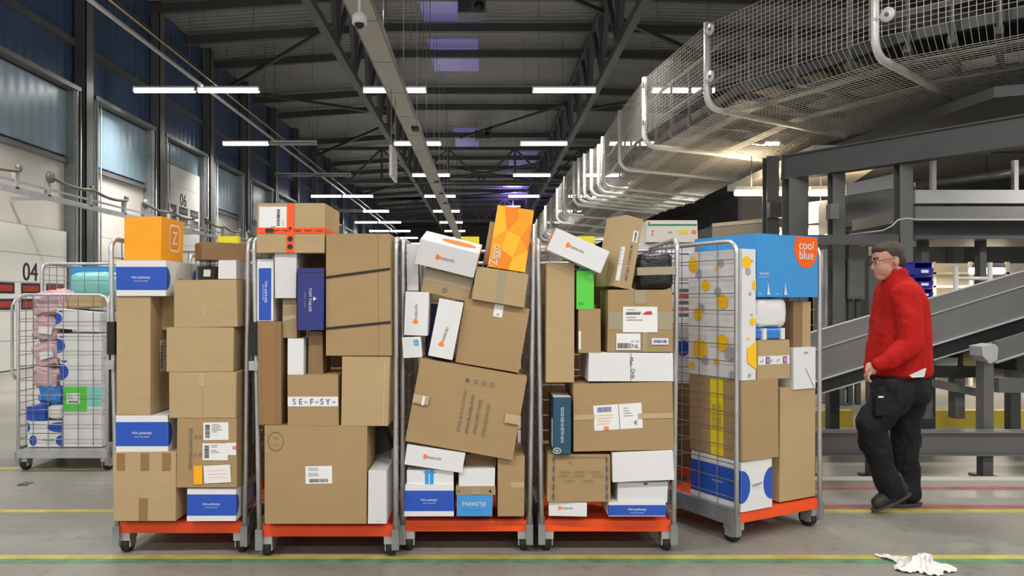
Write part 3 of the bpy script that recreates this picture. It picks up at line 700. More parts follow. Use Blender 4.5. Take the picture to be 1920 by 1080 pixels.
p = px_box('brown carton recessed behind the slim white box', (578, 622, 606, 702.5), A + .05, .20, 'dark'); p.done()
p = px_box('dark brown carton standing tall at the left of its load', (483, 603, 529, 797), A + .02, .42, 'dark', seam='V'); p.tape(U(p, 492), V(p, 796), U(p, 519), V(p, 604), 'tape_brown'); p.done()
p = px_box('upright blue banded parcel above the dark brown carton', (483, 487, 513, 602), A + .03, .36, 'white', name='parcel_box', group='blue banded parcels')
p.F.rect(p.mb, U(p, 486), .004, U(p, 509), p.F.H * .86, 'bol'); p.F.text(p.mb, BOL_TXT[0], U(p, 499), V(p, 548), .016, 'white', -90); p.F.text(p.mb, BOL_TXT[1], U(p, 494), V(p, 548), .008, 'label', -90); p.done()
p = px_box('plain white box under the taped fragile carton', (515, 475, 556, 559), A + .01, .34, 'offwhite', name='white_box'); p.done()
p = px_box('navy blue box with white lettering down its front', (558, 503, 607, 619), A - .02, .24, 'navy', name='navy_box')
p.F.text(p.mb, 'TOM TAILOR', U(p, 582), V(p, 562), .0155, 'white', -90, .14); p.F.text(p.mb, 'SPORTS · DENIM', U(p, 572), V(p, 562), .008, 'greyink', -90)
f = p.F; c_ = (U(p, 590), V(p, 560)); f.poly(p.mb, [(c_[0] - .008, c_[1]), (c_[0] - .003, c_[1] - .013), (c_[0] + .003, c_[1] - .004), (c_[0] + .014, c_[1]), (c_[0] + .003, c_[1] + .004), (c_[0] - .003, c_[1] + .013)], 'white'); f.rect(p.mb, .004, f.H - .022, f.W - .004, f.H - .020, 'ink')
p.done()
p = px_box('small brown carton with frayed tape below the plain white box', (530, 561, 556, 633.5), A + .04, .22, 'olive'); p.tape(U(p, 531), V(p, 600), U(p, 555), V(p, 592), 'tape_clear', rot=12); p.done()
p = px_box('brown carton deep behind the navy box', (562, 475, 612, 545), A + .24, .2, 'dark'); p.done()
p = px_box('tan carton wrapped in orange fragile tape', (482, 382, 609, 474), A - .01, .40, 'tan')
p.sticker(U(p, 486), V(p, 428), U(p, 549), V(p, 388), draw=lambda g, mb: (g.bars(mb, g.W * .53, g.H * .1, g.W * .62, g.H * .9, 'ink', vert=False, seed=2), g.rect(mb, g.W * .7, g.H * .1, g.W * .72, g.H * .35, 'greyink'), g.rect(mb, g.W * .35, g.H * .05, g.W * .5, g.H * .08, 'greyink')))
def frag(g, mb):
    for i in range(5): g.text(mb, 'fragile', g.W * (.28 + .16 * i), g.H * .5, g.H * .42, 'ink')
    for a in (.16, .22): g.ell(mb, g.W * a, g.H * .5, g.H * .4, g.H * .4, 'ink')
p.tape(0, V(p, 438), p.F.W, V(p, 427), 'tape_orange', draw=frag)
def dots(g, mb):
    for b in (.12, .28): g.ell(mb, g.W * .5, g.H * b, g.W * .36, g.W * .36, 'ink')
    g.ell(mb, g.W * .5, g.H * .5, g.W * .2, g.W * .15, 'ink')
p.tape(U(p, 538), .001, U(p, 552), p.F.H - .001, 'tape_orange', draw=dots)
p.tape(0, V(p, 438), p.Rt.W, V(p, 427), 'tape_orange', face=p.Rt); p.done()
p = px_box('black wrapped box behind the gap beside the largest carton', (694, 806, 728, 850), A + .30, .15, 'black', name='black_box', roll=-20); p.done()
p = px_box('crumpled pale box low behind the white upright box', (706, 846, 730, 930), A + .38, .2, 'offwhite', name='white_box'); p.done()

# parcels of the middle roll container -------------------------------------------------
A = 4.06
p = px_box('blue and white parcel on the platform left of the light blue box', (759, 910, 851, 968), A, .36, 'white', name='parcel_box', group='blue banded parcels'); bol(p, side='R').done()
p = px_box('light blue box with white lettering on the platform', (856, 929, 924, 968), A, .32, 'sky', name='blue_box')
p.F.text(p.mb, 'PAKKETJE', U(p, 889), V(p, 946), .022, 'white'); p.F.text(p.mb, 'Vandaag besteld', U(p, 884), V(p, 956), .012, 'cyan'); p.done()
p = px_box('flat brown carton lying on the light blue box', (855, 913, 929, 928), A, .32, 'olive', warp=.001)
p.F.text(p.mb, '©', U(p, 860), V(p, 921), .02, 'softink'); p.F.poly(p.mb, [(U(p, 916), V(p, 921)), (U(p, 921), V(p, 917)), (U(p, 921), V(p, 925))], 'ink'); p.tape(U(p, 884), V(p, 927), U(p, 901), V(p, 914), 'tape_grey'); p.done()
p = px_box('brown carton standing at the right end of the platform', (933, 856, 984, 968), A + .02, .40, 'brown'); p.tape(U(p, 958), V(p, 914), U(p, 983), V(p, 904), 'tape_clear'); p.done()
p = px_box('white box on the flat brown carton', (861, 880, 928, 912), A + .01, .30, 'white', name='white_box'); p.done()
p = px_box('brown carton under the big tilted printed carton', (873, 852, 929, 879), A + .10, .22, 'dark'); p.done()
p = px_box('white box with a light blue ribbon print', (763, 882, 850, 909), A + .01, .32, 'white', name='white_box', warp=.001)
for x in (797, 806): p.F.rect(p.mb, U(p, x), 0, U(p, x + 7), p.F.H, 'cyan')
p.F.ell(p.mb, U(p, 801), p.F.H - .01, .02, .006, 'cyan'); p.F.ell(p.mb, U(p, 810), p.F.H - .01, .02, .006, 'cyan'); p.done()
p = px_box('tilted white shoe box with an orange mark below the printed carton', (760, 842, 870, 879), A - .01, .26, 'white', name='shoe_box', cat='shoe box', group='white shoe boxes', roll=8.5, warp=.002); zal(p, .50, .55, .017).done()
p = px_box('big tilted tan carton printed with four colour lines', (772, 688, 975, 846), A - .01, .44, 'brown', roll=10.2)
for i, s_ in enumerate(('07963 BLACK/ZWART', '07964 BLUE/BLAUW', '07965 GREY/GRIJS', '07966 RED/ROOD')):
    L_ = (.235, .215, .20, .18)[i]; a = .0; u = p.F.W * (.462 + .078 * i); base = p.F.H * .22
    p.F.text(p.mb, s_, u, base + L_ / 2, .0175, 'softink', 90, L_)
    vb = base + .285; s2 = .010
    for (q0, q1, q2, q3) in ((-1, -1, 1, -.75), (-1, .75, 1, 1), (-1, -1, -.75, 1), (.75, -1, 1, 1)): p.F.rect(p.mb, u + s2 * q0, vb + s2 * q1, u + s2 * q2, vb + s2 * q3, 'softink')
    if i == 0: p.F.rect(p.mb, u - .006, vb - .006, u + .006, vb + .003, 'softink')
p.tape(.0, p.F.H * .47, .085, p.F.H * .58, 'tape_clear'); p.tape(p.F.W - .08, p.F.H * .43, p.F.W, p.F.H * .54, 'tape_clear')
p.sticker(.05, p.F.H * .46, .064, p.F.H * .57, 'label_scrap'); p.done()
p = px_box('tan carton leaning right under the taped tan carton', (862, 569, 983, 690), A + .03, .38, 'brown', roll=9.6, seam=None)
p.sticker(p.F.W * .46, p.F.H * .80, p.F.W * .60, p.F.H * 1.0 - .002, draw=lambda g, mb: g.text(mb, '+', g.W * .5, g.H * .2, .02, 'ink')); p.done()
p = px_box('smaller leaning tan carton with a grey tape down its middle', (888, 507, 987, 569), A, .36, 'tan', roll=9.4)
p.tape(p.F.W * .44, 0.001, p.F.W * .58, p.F.H - .001, 'tape_grey'); p.done()
p = px_box('tall orange carton with a facet pattern standing on top', (924, 389, 993, 506), A + .02, .10, 'orange', name='orange_box', roll=9)
f = p.F; W_, H_ = f.W, f.H
for pts, k in ((((0, .45), (.35, .62), (.2, 1), (0, 1)), 'orange_light'), (((.35, .62), (.75, .55), (.62, .2), (.3, .3)), 'orange_light'), (((.75, .55), (1, .8), (1, .35)), 'orange_deep'), (((.2, 1), (.35, .62), (.6, .85), (.55, 1)), 'orange_deep'), (((.3, .3), (.62, .2), (.55, 0), (.2, 0)), 'orange_deep'), (((.62, .2), (1, .35), (1, 0), (.55, 0)), 'orange_light')):
    f.poly(p.mb, [(a * W_, b * H_) for a, b in pts], k)
f.layer += 3; f.text(p.mb, 'Ziggo', W_ * .16, H_ * .20, .046, 'white', 90, H_ * .33); p.done()
p = px_box('thin tan carton standing behind the tall orange carton', (912, 418, 940, 498), A + .14, .08, 'tan', roll=9); p.done()
p = px_box('white shoe box on top with an orange oval on its lid', (781, 461, 895, 509), A - .02, .24, 'white', name='shoe_box', cat='shoe box', group='white shoe boxes', roll=14, pitch=16, warp=.002)
zal(p, .52, .48, .018); p.T.ell(p.mb, p.T.W * .62, p.T.H * .5, p.T.W * .30, p.T.H * .22, 'zal'); p.Rt.rect(p.mb, .004, .004, p.Rt.W - .004, p.Rt.H - .004, 'zal'); p.done()
p = px_box('tall white box behind the upper shoe box', (763, 458, 784, 545), A + .10, .2, 'offwhite', name='white_box'); p.done()
p = px_box('olive taped carton tilted under the upper shoe box', (792, 512, 884, 556), A + .05, .24, 'olive', roll=13); p.tape(.005, p.F.H * .5, p.F.W - .005, p.F.H * .95, 'tape_grey'); p.F.text(p.mb, 'Ð', p.F.W * .48, p.F.H * .25, .028, 'softink'); p.done()
p = px_box('upright white shoe box at the left post', (759, 548, 803, 629), A, .18, 'white', name='shoe_box', cat='shoe box', group='white shoe boxes', roll=2, warp=.001); zal(p, .47, .56, .018, 90).done()
p = px_box('upright white shoe box leaning on the tan carton', (813, 563, 859, 672), A - .01, .16, 'white', name='shoe_box', cat='shoe box', group='white shoe boxes', roll=11, warp=.002); zal(p, .50, .42, .019, 82).done()
p = px_box('small white parcel with a blue square mark', (754, 632, 790, 671), A, .12, 'whitebag', name='white_parcel', cat='parcel', roll=-3, flaps=''); p.F.rect(p.mb, p.F.W * .62, p.F.H * .58, p.F.W * .86, p.F.H * .86, 'sky'); p.F.text(p.mb, 'b', p.F.W * .74, p.F.H * .72, .02, 'white'); p.done()
p = px_box('dark navy box in the shade behind the leaning shoe box', (798, 570, 846, 690), A + .22, .2, 'navy', name='navy_box'); p.done()

# parcels of the fourth roll container -------------------------------------------------
A = 4.06
p = px_box('white shoe box on the platform under the printed brown carton', (1029, 942, 1100, 968), A + .02, .30, 'white', name='shoe_box', cat='shoe box', group='white shoe boxes', yaw=-4, warp=.001); zal(p, .50, .6, .014).done()
p = px_box('low blue and white parcel at the right end of its platform', (1141, 943, 1248, 968), A, .34, 'white', name='parcel_box', group='blue banded parcels', warp=.001); bol(p, side='L', v0=.06, v1=.84, th=.19).done()
p = px_box('brown carton printed with dark warning lines', (1027, 853, 1145, 941), A + .01, .40, 'brown')
for x in (1038, 1137): p.F.rect(p.mb, U(p, x), .004, U(p, x + 1.5), p.F.H - .004, 'softink')
for i in range(5):
    for x in (1036, 1136): p.F.rect(p.mb, U(p, x), V(p, 866 + 17 * i), U(p, x + 4), V(p, 858 + 17 * i), 'softink')
p.F.rect(p.mb, U(p, 1040), V(p, 857), U(p, 1136), V(p, 856), 'softink')
for (y, xs) in ((884, (1048, 1075, 1103)), (891, (1045, 1073, 1110)), (900, (1056, 1092))):
    for x in xs: p.F.text(p.mb, 'breekbaar', U(p, x + 12), V(p, y), .011, 'softink', 0, .07)
p.F.text(p.mb, '65', U(p, 1069), V(p, 866), .014, 'softink'); p.done()
p = px_box('larger plain white box right of the printed brown carton', (1149, 847, 1264, 902), A - .01, .38, 'white', name='white_box', roll=-2.4); p.done()
p = px_box('smaller plain white box between two white parcels', (1158, 905, 1252, 942), A + .02, .32, 'offwhite', name='white_box'); p.F.poly(p.mb, [(U(p, 1204), p.F.H - .002), (U(p, 1216), p.F.H - .002), (U(p, 1210), p.F.H - .014)], 'ink'); p.done()
p = px_box('wide brown carton with a two-part address sheet', (1075, 719, 1261, 845), A, .44, 'brown', roll=-1.2)
def addr(g, mb):
    g.bars(mb, g.W * .08, g.H * .72, g.W * .37, g.H * .92, 'blueink', seed=4)
    g.rect(mb, g.W * .52, 0, g.W * .53, g.H, 'softink')
    for i in range(4): g.rect(mb, g.W * .62, g.H * (.82 - .1 * i), g.W * (.72 + .03 * i), g.H * (.84 - .1 * i), 'greyink')
    for i in range(4): g.rect(mb, g.W * .06, g.H * (.6 - .11 * i), g.W * (.4 - .03 * i), g.H * (.62 - .11 * i), 'label_orange')
    g.rect(mb, g.W * .2, g.H * .02, g.W * .29, g.H * .16, 'zal'); g.text(mb, '€', g.W * .86, g.H * .24, g.H * .16, 'ink')
p.sticker(U(p, 1113), V(p, 805), U(p, 1203), V(p, 758), draw=addr, rot=2.5); p.tape(.002, V(p, 786), .115, V(p, 776), 'tape_clear'); p.tape(p.F.W - .19, V(p, 786), p.F.W - .002, V(p, 776), 'tape_clear'); p.done()
p = px_box('dark petrol blue box standing left with upright white words', (1038, 746, 1071, 851.5), A - .02, .30, 'petrol', name='petrol_box', yaw=0, warp=.001)
p.F.text(p.mb, 'KOM ALLES IN EEN DOOS', p.F.W * .5, p.F.H * .52, .017, 'white', 90, .19); p.F.ell(p.mb, p.F.W * .2, p.F.H * .06, .022, .017, 'white'); p.F.ell(p.mb, p.F.W * .2, p.F.H * .06, .018, .013, 'petrol'); p.F.text(p.mb, '8', p.F.W * .2, p.F.H * .06, .02, 'white', 90)
p.L.rect(p.mb, p.L.W * .6, p.L.H * .1, p.L.W * .95, p.L.H * .6, 'offwhite'); p.T.rect(p.mb, 0, 0, p.T.W, p.T.H, 'label'); p.done()
p = px_box('tall tan carton left of the green box', (1024, 493, 1077, 717), A + .01, .40, 'tan'); p.tape(.0, V(p, 625), .012, V(p, 612), 'tape_clear'); p.done()
p = px_box('bright green box on the small brown carton', (1081, 508, 1114, 580), A, .26, 'green', name='green_box', warp=.001); p.F.text(p.mb, 'W', U(p, 1090), V(p, 570), .022, 'greenink', 6); p.F.text(p.mb, 'o', U(p, 1108), V(p, 518), .026, 'label'); p.done()
p = px_box('small brown carton below the green box', (1084, 580.5, 1126, 662), A, .30, 'brown'); p.sticker(.0, .02, .012, .12, 'label_scrap'); p.done()
p = px_box('carton with olive tape and three shipping labels', (1140, 544, 1262, 660), A, .42, 'brown')
p.tape(.002, V(p, 618), p.F.W - .002, V(p, 584), 'tape_grey'); p.tape(U(p, 1190), V(p, 570), U(p, 1212), V(p, 544.5), 'tape_grey'); p.tape(U(p, 1205), .002, U(p, 1214), V(p, 622), 'tape_grey')
def redflag(g, mb): g.poly(mb, [(g.W * .55, g.H * .70), (g.W * .85, g.H * .70), (g.W * .82, g.H * .83), (g.W * .68, g.H * .82)], 'redink'); g.rect(mb, g.W * .08, g.H * .70, g.W * .5, g.H * .76, 'softink')
p.sticker(U(p, 1168), V(p, 623), U(p, 1233), V(p, 575), draw=lines_label(21, None, mark=redflag))
def nl(g, mb): g.bars(mb, g.W * .05, g.H * .1, g.W * .62, g.H * .42, 'ink', seed=6); g.text(mb, 'NL', g.W * .8, g.H * .24, g.H * .26, 'ink'); g.text(mb, 'NL 1724', g.W * .78, g.H * .52, g.H * .1, 'softink')
p.sticker(U(p, 1156), V(p, 656), U(p, 1201), V(p, 625), draw=nl)
p.sticker(U(p, 1222), V(p, 646), U(p, 1253), V(p, 634), draw=lambda g, mb: g.bars(mb, g.W * .1, g.H * .25, g.W * .9, g.H * .75, 'blueink', seed=9)); p.done()
p = px_box('long white box with black words beneath the labelled carton', (1104, 662, 1263, 715), A, .40, 'white', name='white_box')
p.F.text(p.mb, 'Max', U(p, 1185), V(p, 678), .02, 'ink', -90); p.F.text(p.mb, 'Only', U(p, 1187), V(p, 701), .02, 'ink', -90); p.F.rect(p.mb, U(p, 1183), 0, U(p, 1184), p.F.H, 'softink'); p.done()
p = px_box('leaning tan carton printed with an article number', (1158, 406, 1198, 541), A + .03, .19, 'tan', roll=11, yaw=23)
p.F.text(p.mb, 'ART.NO. COMODI 90', p.F.W * .62, p.F.H * .36, .020, 'ink', 90, .20); p.sticker(p.F.W * .58, p.F.H * .66, p.F.W * .86, p.F.H * .82, draw=lambda g, mb: g.bars(mb, g.W * .3, g.H * .1, g.W * .7, g.H * .9, 'blueink', vert=False, seed=5))
p.sticker(p.F.W * .04, p.F.H * .08, p.F.W * .26, p.F.H * .56, draw=lines_label(30, None)); p.done()
p = px_box('dark brown carton deep behind the green box', (1112, 486, 1168, 572), A + .30, .2, 'dark'); p.done()  # added as dark fill for the shaded gap between the parcels
p = px_box('white shoe box tipped over the tall tan carton', (1029, 448, 1139, 492), A - .05, .15, 'white', name='shoe_box', cat='shoe box', group='white shoe boxes', roll=24, warp=.002); zal(p, .48, .55, .018); p.L.rect(p.mb, .003, .003, p.L.W - .003, p.L.H - .003, 'zal'); p.done()

# ------------------------------------------------------------------ soft parcels
def pillow(name, label, c, size, k, rz=0, roll=0, puff=.5, wr=.010, cat='parcel', group=None, seed=1, extra=None):
    """a filled plastic bag: superellipsoid with wrinkles"""
    rr = random.Random(seed); n, m = 64, 40; vs = []; fs = []
    ph = [(rr.uniform(0, 6.3), rr.uniform(4, 13), rr.uniform(4, 13), rr.uniform(4, 13)) for _ in range(7)]
    def sg(v, e): return math.copysign(abs(v) ** e, v)
    for i in range(m + 1):
        t = -math.pi / 2 + math.pi * i / m
        for j in range(n):
            a = 2 * math.pi * j / n
            x = sg(math.cos(t), puff) * sg(math.cos(a), puff); y = sg(math.cos(t), puff) * sg(math.sin(a), puff); z = sg(math.sin(t), puff)
            d = sum(abs(math.sin(q[0] + q[1] * x + q[2] * y + q[3] * z)) for q in ph) / 7 - .6
            v = Vector((x * size[0] / 2, y * size[1] / 2, z * size[2] / 2)); ln = v.length or 1
            d += .7 * (noise.turbulence(v * 9 + Vector((seed, 0, 0)), 3, True) - .45)
            vs.append(v + v / ln * d * wr * 2)
    for i in range(m):
        for j in range(n): fs.append((i * n + j, i * n + (j + 1) % n, (i + 1) * n + (j + 1) % n, (i + 1) * n + j))
    q = MB(); q.add(vs, fs, k, None, True)
    M = Matrix.Translation(Vector(c)) @ Matrix.Rotation(rz, 4, 'Z') @ Matrix.Rotation(R(roll), 4, 'Y')
    o = q.obj(name, None, M); tag(o, label, cat, group)
    if extra: extra(o)
    return o
def pbag(name, label, rect, Y, d, k, **kw):
    x0, y0, x1, y1 = rect; c = P((x0 + x1) / 2, (y0 + y1) / 2, Y); c.y += d / 2
    return pillow(name, label, c, ((x1 - x0) * Y / F, d, (y1 - y0) * Y / F), k, **kw)
o = pbag('wrapped_parcel', 'glossy black wrapped parcel with a tape band on the labelled carton', (1196, 473, 1265, 543), A + .05, .28, 'blackbag', puff=.35, wr=.006, seed=5, roll=-1.5)
q = MB()
w_, d_ = 69 * 4.11 / F, .28
q.box(-w_ / 2 - .003, -d_ / 2 - .003, -.022, w_ / 2 + .003, d_ / 2 + .003, .022, 'tape_grey'); q.obj('packing_tape', o)

# ------------------------------------------------------------------ the turned roll container on the right
C5L, C5R = Vector((1.440, 4.262, 0)), Vector((2.063, 4.594, 0))
W5 = (C5R - C5L).length; A5 = math.atan2(C5R.y - C5L.y, C5R.x - C5L.x); D5 = .74
c5 = roll_cart((C5L + C5R) / 2, A5, W5, D5, 1.735, .0, 'roll container turned sideways at the right end, big light blue carton on top', strap=False, cols=5)
U5 = Vector((math.cos(A5), math.sin(A5), 0)); N5 = Vector((-math.sin(A5), math.cos(A5), 0))
def on_front(x, v=0):
    """distance along the front edge under picture column x, on the plane v behind the front"""
    k = (x - VX) / F; o = C5L + N5 * v
    return (k * o.y - o.x) / (U5.x - k * U5.y)
def depth_at(u, v): return (C5L + U5 * u + N5 * v).y
def c5_box(label, xa, xb, yt, yb, v, d, k, at='l', **kw):
    ua, ub = max(on_front(xa, v), .024), min(on_front(xb, v), W5 - .028); Y = depth_at(ua if at == 'l' else ub, v)
    z1 = CH + (VY - yt) * Y / F; z0 = CH + (VY - yb) * Y / F
    M = Matrix.Translation(C5L + U5 * (ua + ub) / 2 + N5 * v + Vector((0, 0, z0))) @ Matrix.Rotation(A5, 4, 'Z')
    p = Parcel(label, ub - ua, z1 - z0, d, M, k, **kw); p.z0, p.z1 = z0, z1
    return p
p = c5_box('white parcel with blue end discs on the turned platform', 1390, 1447, 867, 961, -.01, .40, 'white', name='parcel_box', group='blue banded parcels')
cv, hv = p.F.H * .5, p.F.H * .33
p.F.ell(p.mb, 0, cv, hv * .75, hv, 'bol', -90, 90); p.F.ell(p.mb, p.F.W, cv, hv * .75, hv, 'bol', 90, 270); p.F.text(p.mb, 'Welkom!', p.F.W * .5, cv + .005, .016, 'ink', 8); p.F.text(p.mb, 'bij het pakketje', p.F.W * .5, cv - .012, .007, 'greyink', 8)
p.L.rect(p.mb, 0, cv - hv, p.L.W, cv + hv, 'bol'); p.L.text(p.mb, BOL_TXT[0], p.L.W * .55, cv, .012, 'label'); p.done(); ztop_a = p.z1
p = c5_box('tall tan carton at the right of the turned platform', 1462, 1529, 729, 942, .01, .42, 'tan', at='l'); p.done(); zb = p.z1
p = c5_box('tan carton with a yellow printed tape on its side', 1390, 1459, 715, 866, -.02, .42, 'brown', at='l')
def ytape(g, mb):
    for i in range(4): g.text(mb, 'CONTROLE TAPE', g.W * (.2 + .2 * i), g.H * .5, g.W * .14, 'softink', 90, g.H * .95)
p.tape(p.L.W * .42, .002, p.L.W * .66, p.L.H - .002, 'tape_yellow', face=p.L, draw=ytape); p.done(); zc = p.z1
p = c5_box('tall white carton patterned with yellow and grey hexagons', 1388, 1417, 467, 714, -.02, .43, 'white', name='patterned_box', at='l', warp=.001)
f = p.F
for ca, cb, r, k in ((.3, .90, .040, 'hexyellow'), (.42, .83, .024, 'hexgrey'), (.70, .91, .008, 'hexgrey'), (1.0, .73, .034, 'hexyellow'), (.55, .66, .011, 'hexgrey'), (.75, .45, .024, 'hexyellow'), (.66, .50, .009, 'hexgrey'), (.40, .32, .010, 'hexyellow'), (1.0, .19, .082, 'hexyellow'), (.5, .04, .012, 'hexgrey')): f.hexa(p.mb, f.W * ca, f.H * cb, r, k)
f = p.L
for ca, cb, r, k in ((.08, .90, .052, 'hexyellow'), (.20, .82, .030, 'hexgrey'), (.62, .90, .026, 'hexgrey'), (.54, .86, .016, 'hexyellow'), (.34, .73, .036, 'hexyellow'), (.57, .68, .030, 'hexgrey'), (.66, .60, .046, 'hexyellow'), (.26, .55, .028, 'hexgrey'), (.20, .50, .042, 'hexyellow'), (.66, .28, .052, 'hexyellow'), (.24, .22, .066, 'hexyellow'), (.34, .13, .030, 'hexgrey'), (.56, .13, .024, 'hexyellow'), (.08, .08, .024, 'hexyellow'), (.80, .20, .042, 'hexgrey'), (.85, .03, .03, 'hexgrey')): f.hexa(p.mb, f.W * ca, f.H * cb, r, k)
p.done()
# large light blue carton
uh = on_front(1417, 0)
p = c5_box('large light blue carton with an orange badge atop the turned container', 1419, 1539, 438, 557, -.01, .50, 'sky', name='blue_carton', at='l', warp=.003)
f = p.F; bx = f.W * .80
f.poly(p.mb, [(min(bx + .108 * math.cos(R(a)) * (1.0 if math.sin(R(a)) > -.2 else .93), f.W - .003), min(f.H - .075 + .118 * math.sin(R(a)), f.H - .002)) for a in range(0, 360, 6)], 'coolorange')
f.text(p.mb, 'cool', bx, f.H - .052, .056, 'white', 0, .165); f.text(p.mb, 'cool', bx + .001, f.H - .0525, .055, 'white', 0, .163); f.text(p.mb, 'blue', bx, f.H - .112, .056, 'white', 0, .165); f.text(p.mb, 'blue', bx + .001, f.H - .1125, .055, 'white', 0, .163)
f.text(p.mb, 'TRAINER', f.W * .11, f.H * .37, .014, 'label'); f.rect(p.mb, f.W * .02, f.H * .315, f.W * .20, f.H * .32, 'label')
for x in (.17, .44):
    f.ell(p.mb, f.W * x, f.H * .19, .005, .006, 'white'); f.poly(p.mb, [(f.W * x - .004, f.H * .17), (f.W * x + .004, f.H * .17), (f.W * x + .014, f.H * .05), (f.W * x - .010, f.H * .05)], 'white'); f.rect(p.mb, f.W * x - .012, f.H * .035, f.W * x + .016, f.H * .05, 'white'); f.text(p.mb, '%s kg' % ('15' if x < .3 else '90'), f.W * (x - .13), f.H * .05, .008, 'label')
p.L.rect(p.mb, .0, p.L.H * .3, p.L.W * .03, p.L.H * .85, 'coolorange'); p.done(); zcool = p.z0
def c5_bag(name, label, xa, xb, z0, z1, v, d, k, **kw):
    ua, ub = on_front(xa, v), on_front(xb, v)
    return pillow(name, label, C5L + U5 * (ua + ub) / 2 + N5 * (v + d / 2) + Vector((0, 0, (z0 + z1) / 2)), (ub - ua, d, z1 - z0), k, rz=A5, **kw)
p = c5_box('tan carton with purple printed tape on the yellow-taped carton', 1420, 1480, 639, 713, 0, .30, 'tan')
def ptape(g, mb):
    for a in (.12, .42, .62): g.text(mb, 'x7', g.W * a, g.H * .45, g.H * .35, 'softink')
    for a in (.30, .84): g.rect(mb, g.W * (a - .06), g.H * .1, g.W * (a + .06), g.H * .9, 'purpleink'); g.text(mb, '8', g.W * a, g.H * .5, g.H * .5, 'label')
p.tape(.005, p.F.H * .38, p.F.W - .002, p.F.H * .60, 'label', draw=ptape); p.done(); zp = p.z1
z_a = zp; z_b = z_a + .075
o = c5_bag('blue_parcel', 'small blue and white soft parcel under the white bag', 1421, 1478, z_a, z_b, .0, .24, 'bluebag', puff=.4, wr=.004, seed=3)
q = MB(); q.box(-.09, -.126, -.033, -.062, .1, .033, 'white'); q.box(.06, -.126, -.033, .092, .1, .033, 'white'); q.obj('white_flap', o)
c5_bag('white_bag', 'puffy white plastic mailing bag under the light blue carton', 1419, 1480, z_b, zcool - .002, .0, .28, 'whitebag', puff=.32, wr=.010, seed=8)
p = c5_box('white box with a thin diagonal line standing on the tall tan carton', 1488, 1529, 653, 731, .0, .26, 'white', name='white_box', warp=.002)
f = p.F; f.text(p.mb, 'MIJN', f.W * .55, f.H * .87, .014, 'softink'); f.poly(p.mb, [(f.W * .52, f.H * .5), (f.W * .54, f.H * .5), (f.W * .94, f.H * .02), (f.W * .91, f.H * .02)], 'softink'); p.done(); zw = p.z1
p = c5_box('dark tan carton squeezed between white box and light blue carton', 1488, 1520, 566, 652, .03, .26, 'dark', flaps=''); p.F.rect(p.mb, p.F.W * .5, 0, p.F.W, p.F.H, 'tan'); p.done()
p = c5_box('brown carton at the back of the turned container', 1420, 1475, 730, 892, .45, .25, 'dark'); p.done()
p = c5_box('plain carton behind the hexagon carton', 1404, 1490, 560, 700, .46, .21, 'brown'); p.done()

# ------------------------------------------------------------------ second-row container glimpsed behind
t6 = roll_cart((1.36, 5.45, 0), R(2), .70, .74, 1.735, .02, 'roll container half hidden behind the turned one, cream carton on top', strap=False, yellow=(-.05, .16))
def plain(label, x0, x1, y0, d, z0, z1, k, **kw):
    M = Matrix.Translation(((x0 + x1) / 2, y0, z0)) @ Matrix.Rotation(R(kw.pop('yaw', 0)), 4, 'Z')
    return Parcel(label, x1 - x0, z1 - z0, d, M, k, **kw)
p = plain('brown carton low in the half hidden container', 1.04, 1.66, 5.46, .6, .185, .78, 'dark'); p.done()
p = plain('white parcel with a blue disc seen between the two right containers', 1.06, 1.62, 5.48, .5, .785, 1.22, 'white', name='parcel_box'); p.F.ell(p.mb, .40, .26, .05, .06, 'bol'); p.done()
p = plain('white box with red print seen between the two right containers', 1.05, 1.60, 5.50, .5, 1.225, 1.52, 'offwhite', name='white_box')
for i in range(5): p.F.rect(p.mb, .38, .05 + .045 * i, .47, .075 + .045 * i, 'redink' if i % 2 else 'softink')
p.done()
p = plain('pale box under the cream carton on the half hidden container', 1.08, 1.62, 5.49, .5, 1.525, 1.815, 'offwhite', name='white_box'); p.done()
p = plain('cream carton with a green stripe on the half hidden container', 1.185, 1.56, 5.46, .4, 1.82, 1.98, 'cream', name='cream_box')
f = p.F; f.rect(p.mb, .01, f.H * .76, f.W - .005, f.H * .84, 'greenink'); f.rect(p.mb, f.W * .62, f.H * .38, f.W * .80, f.H * .55, 'tape_yellow'); f.rect(p.mb, f.W * .88, f.H * .38, f.W * .97, f.H * .55, 'zal'); f.text(p.mb, '3/b', f.W * .46, f.H * .46, .018, 'softink'); f.ell(p.mb, f.W * .12, f.H * .5, .006, .006, 'redink'); f.ell(p.mb, f.W * .12, f.H * .36, .006, .006, 'redink'); f.ell(p.mb, f.W * .05, f.H * .9, .006, .006, 'redink'); p.done()

# loaded containers standing close behind the front row, mostly hidden by it
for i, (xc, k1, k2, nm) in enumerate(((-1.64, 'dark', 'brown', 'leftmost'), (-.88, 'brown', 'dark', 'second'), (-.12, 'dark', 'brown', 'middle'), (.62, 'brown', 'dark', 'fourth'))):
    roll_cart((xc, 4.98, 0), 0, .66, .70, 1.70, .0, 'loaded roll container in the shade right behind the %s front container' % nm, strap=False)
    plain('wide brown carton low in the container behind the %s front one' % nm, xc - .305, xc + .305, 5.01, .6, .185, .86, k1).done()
    plain('wide brown carton high in the container behind the %s front one' % nm, xc - .305, xc + .305, 5.02, .58, .865, 1.50, k2).done()

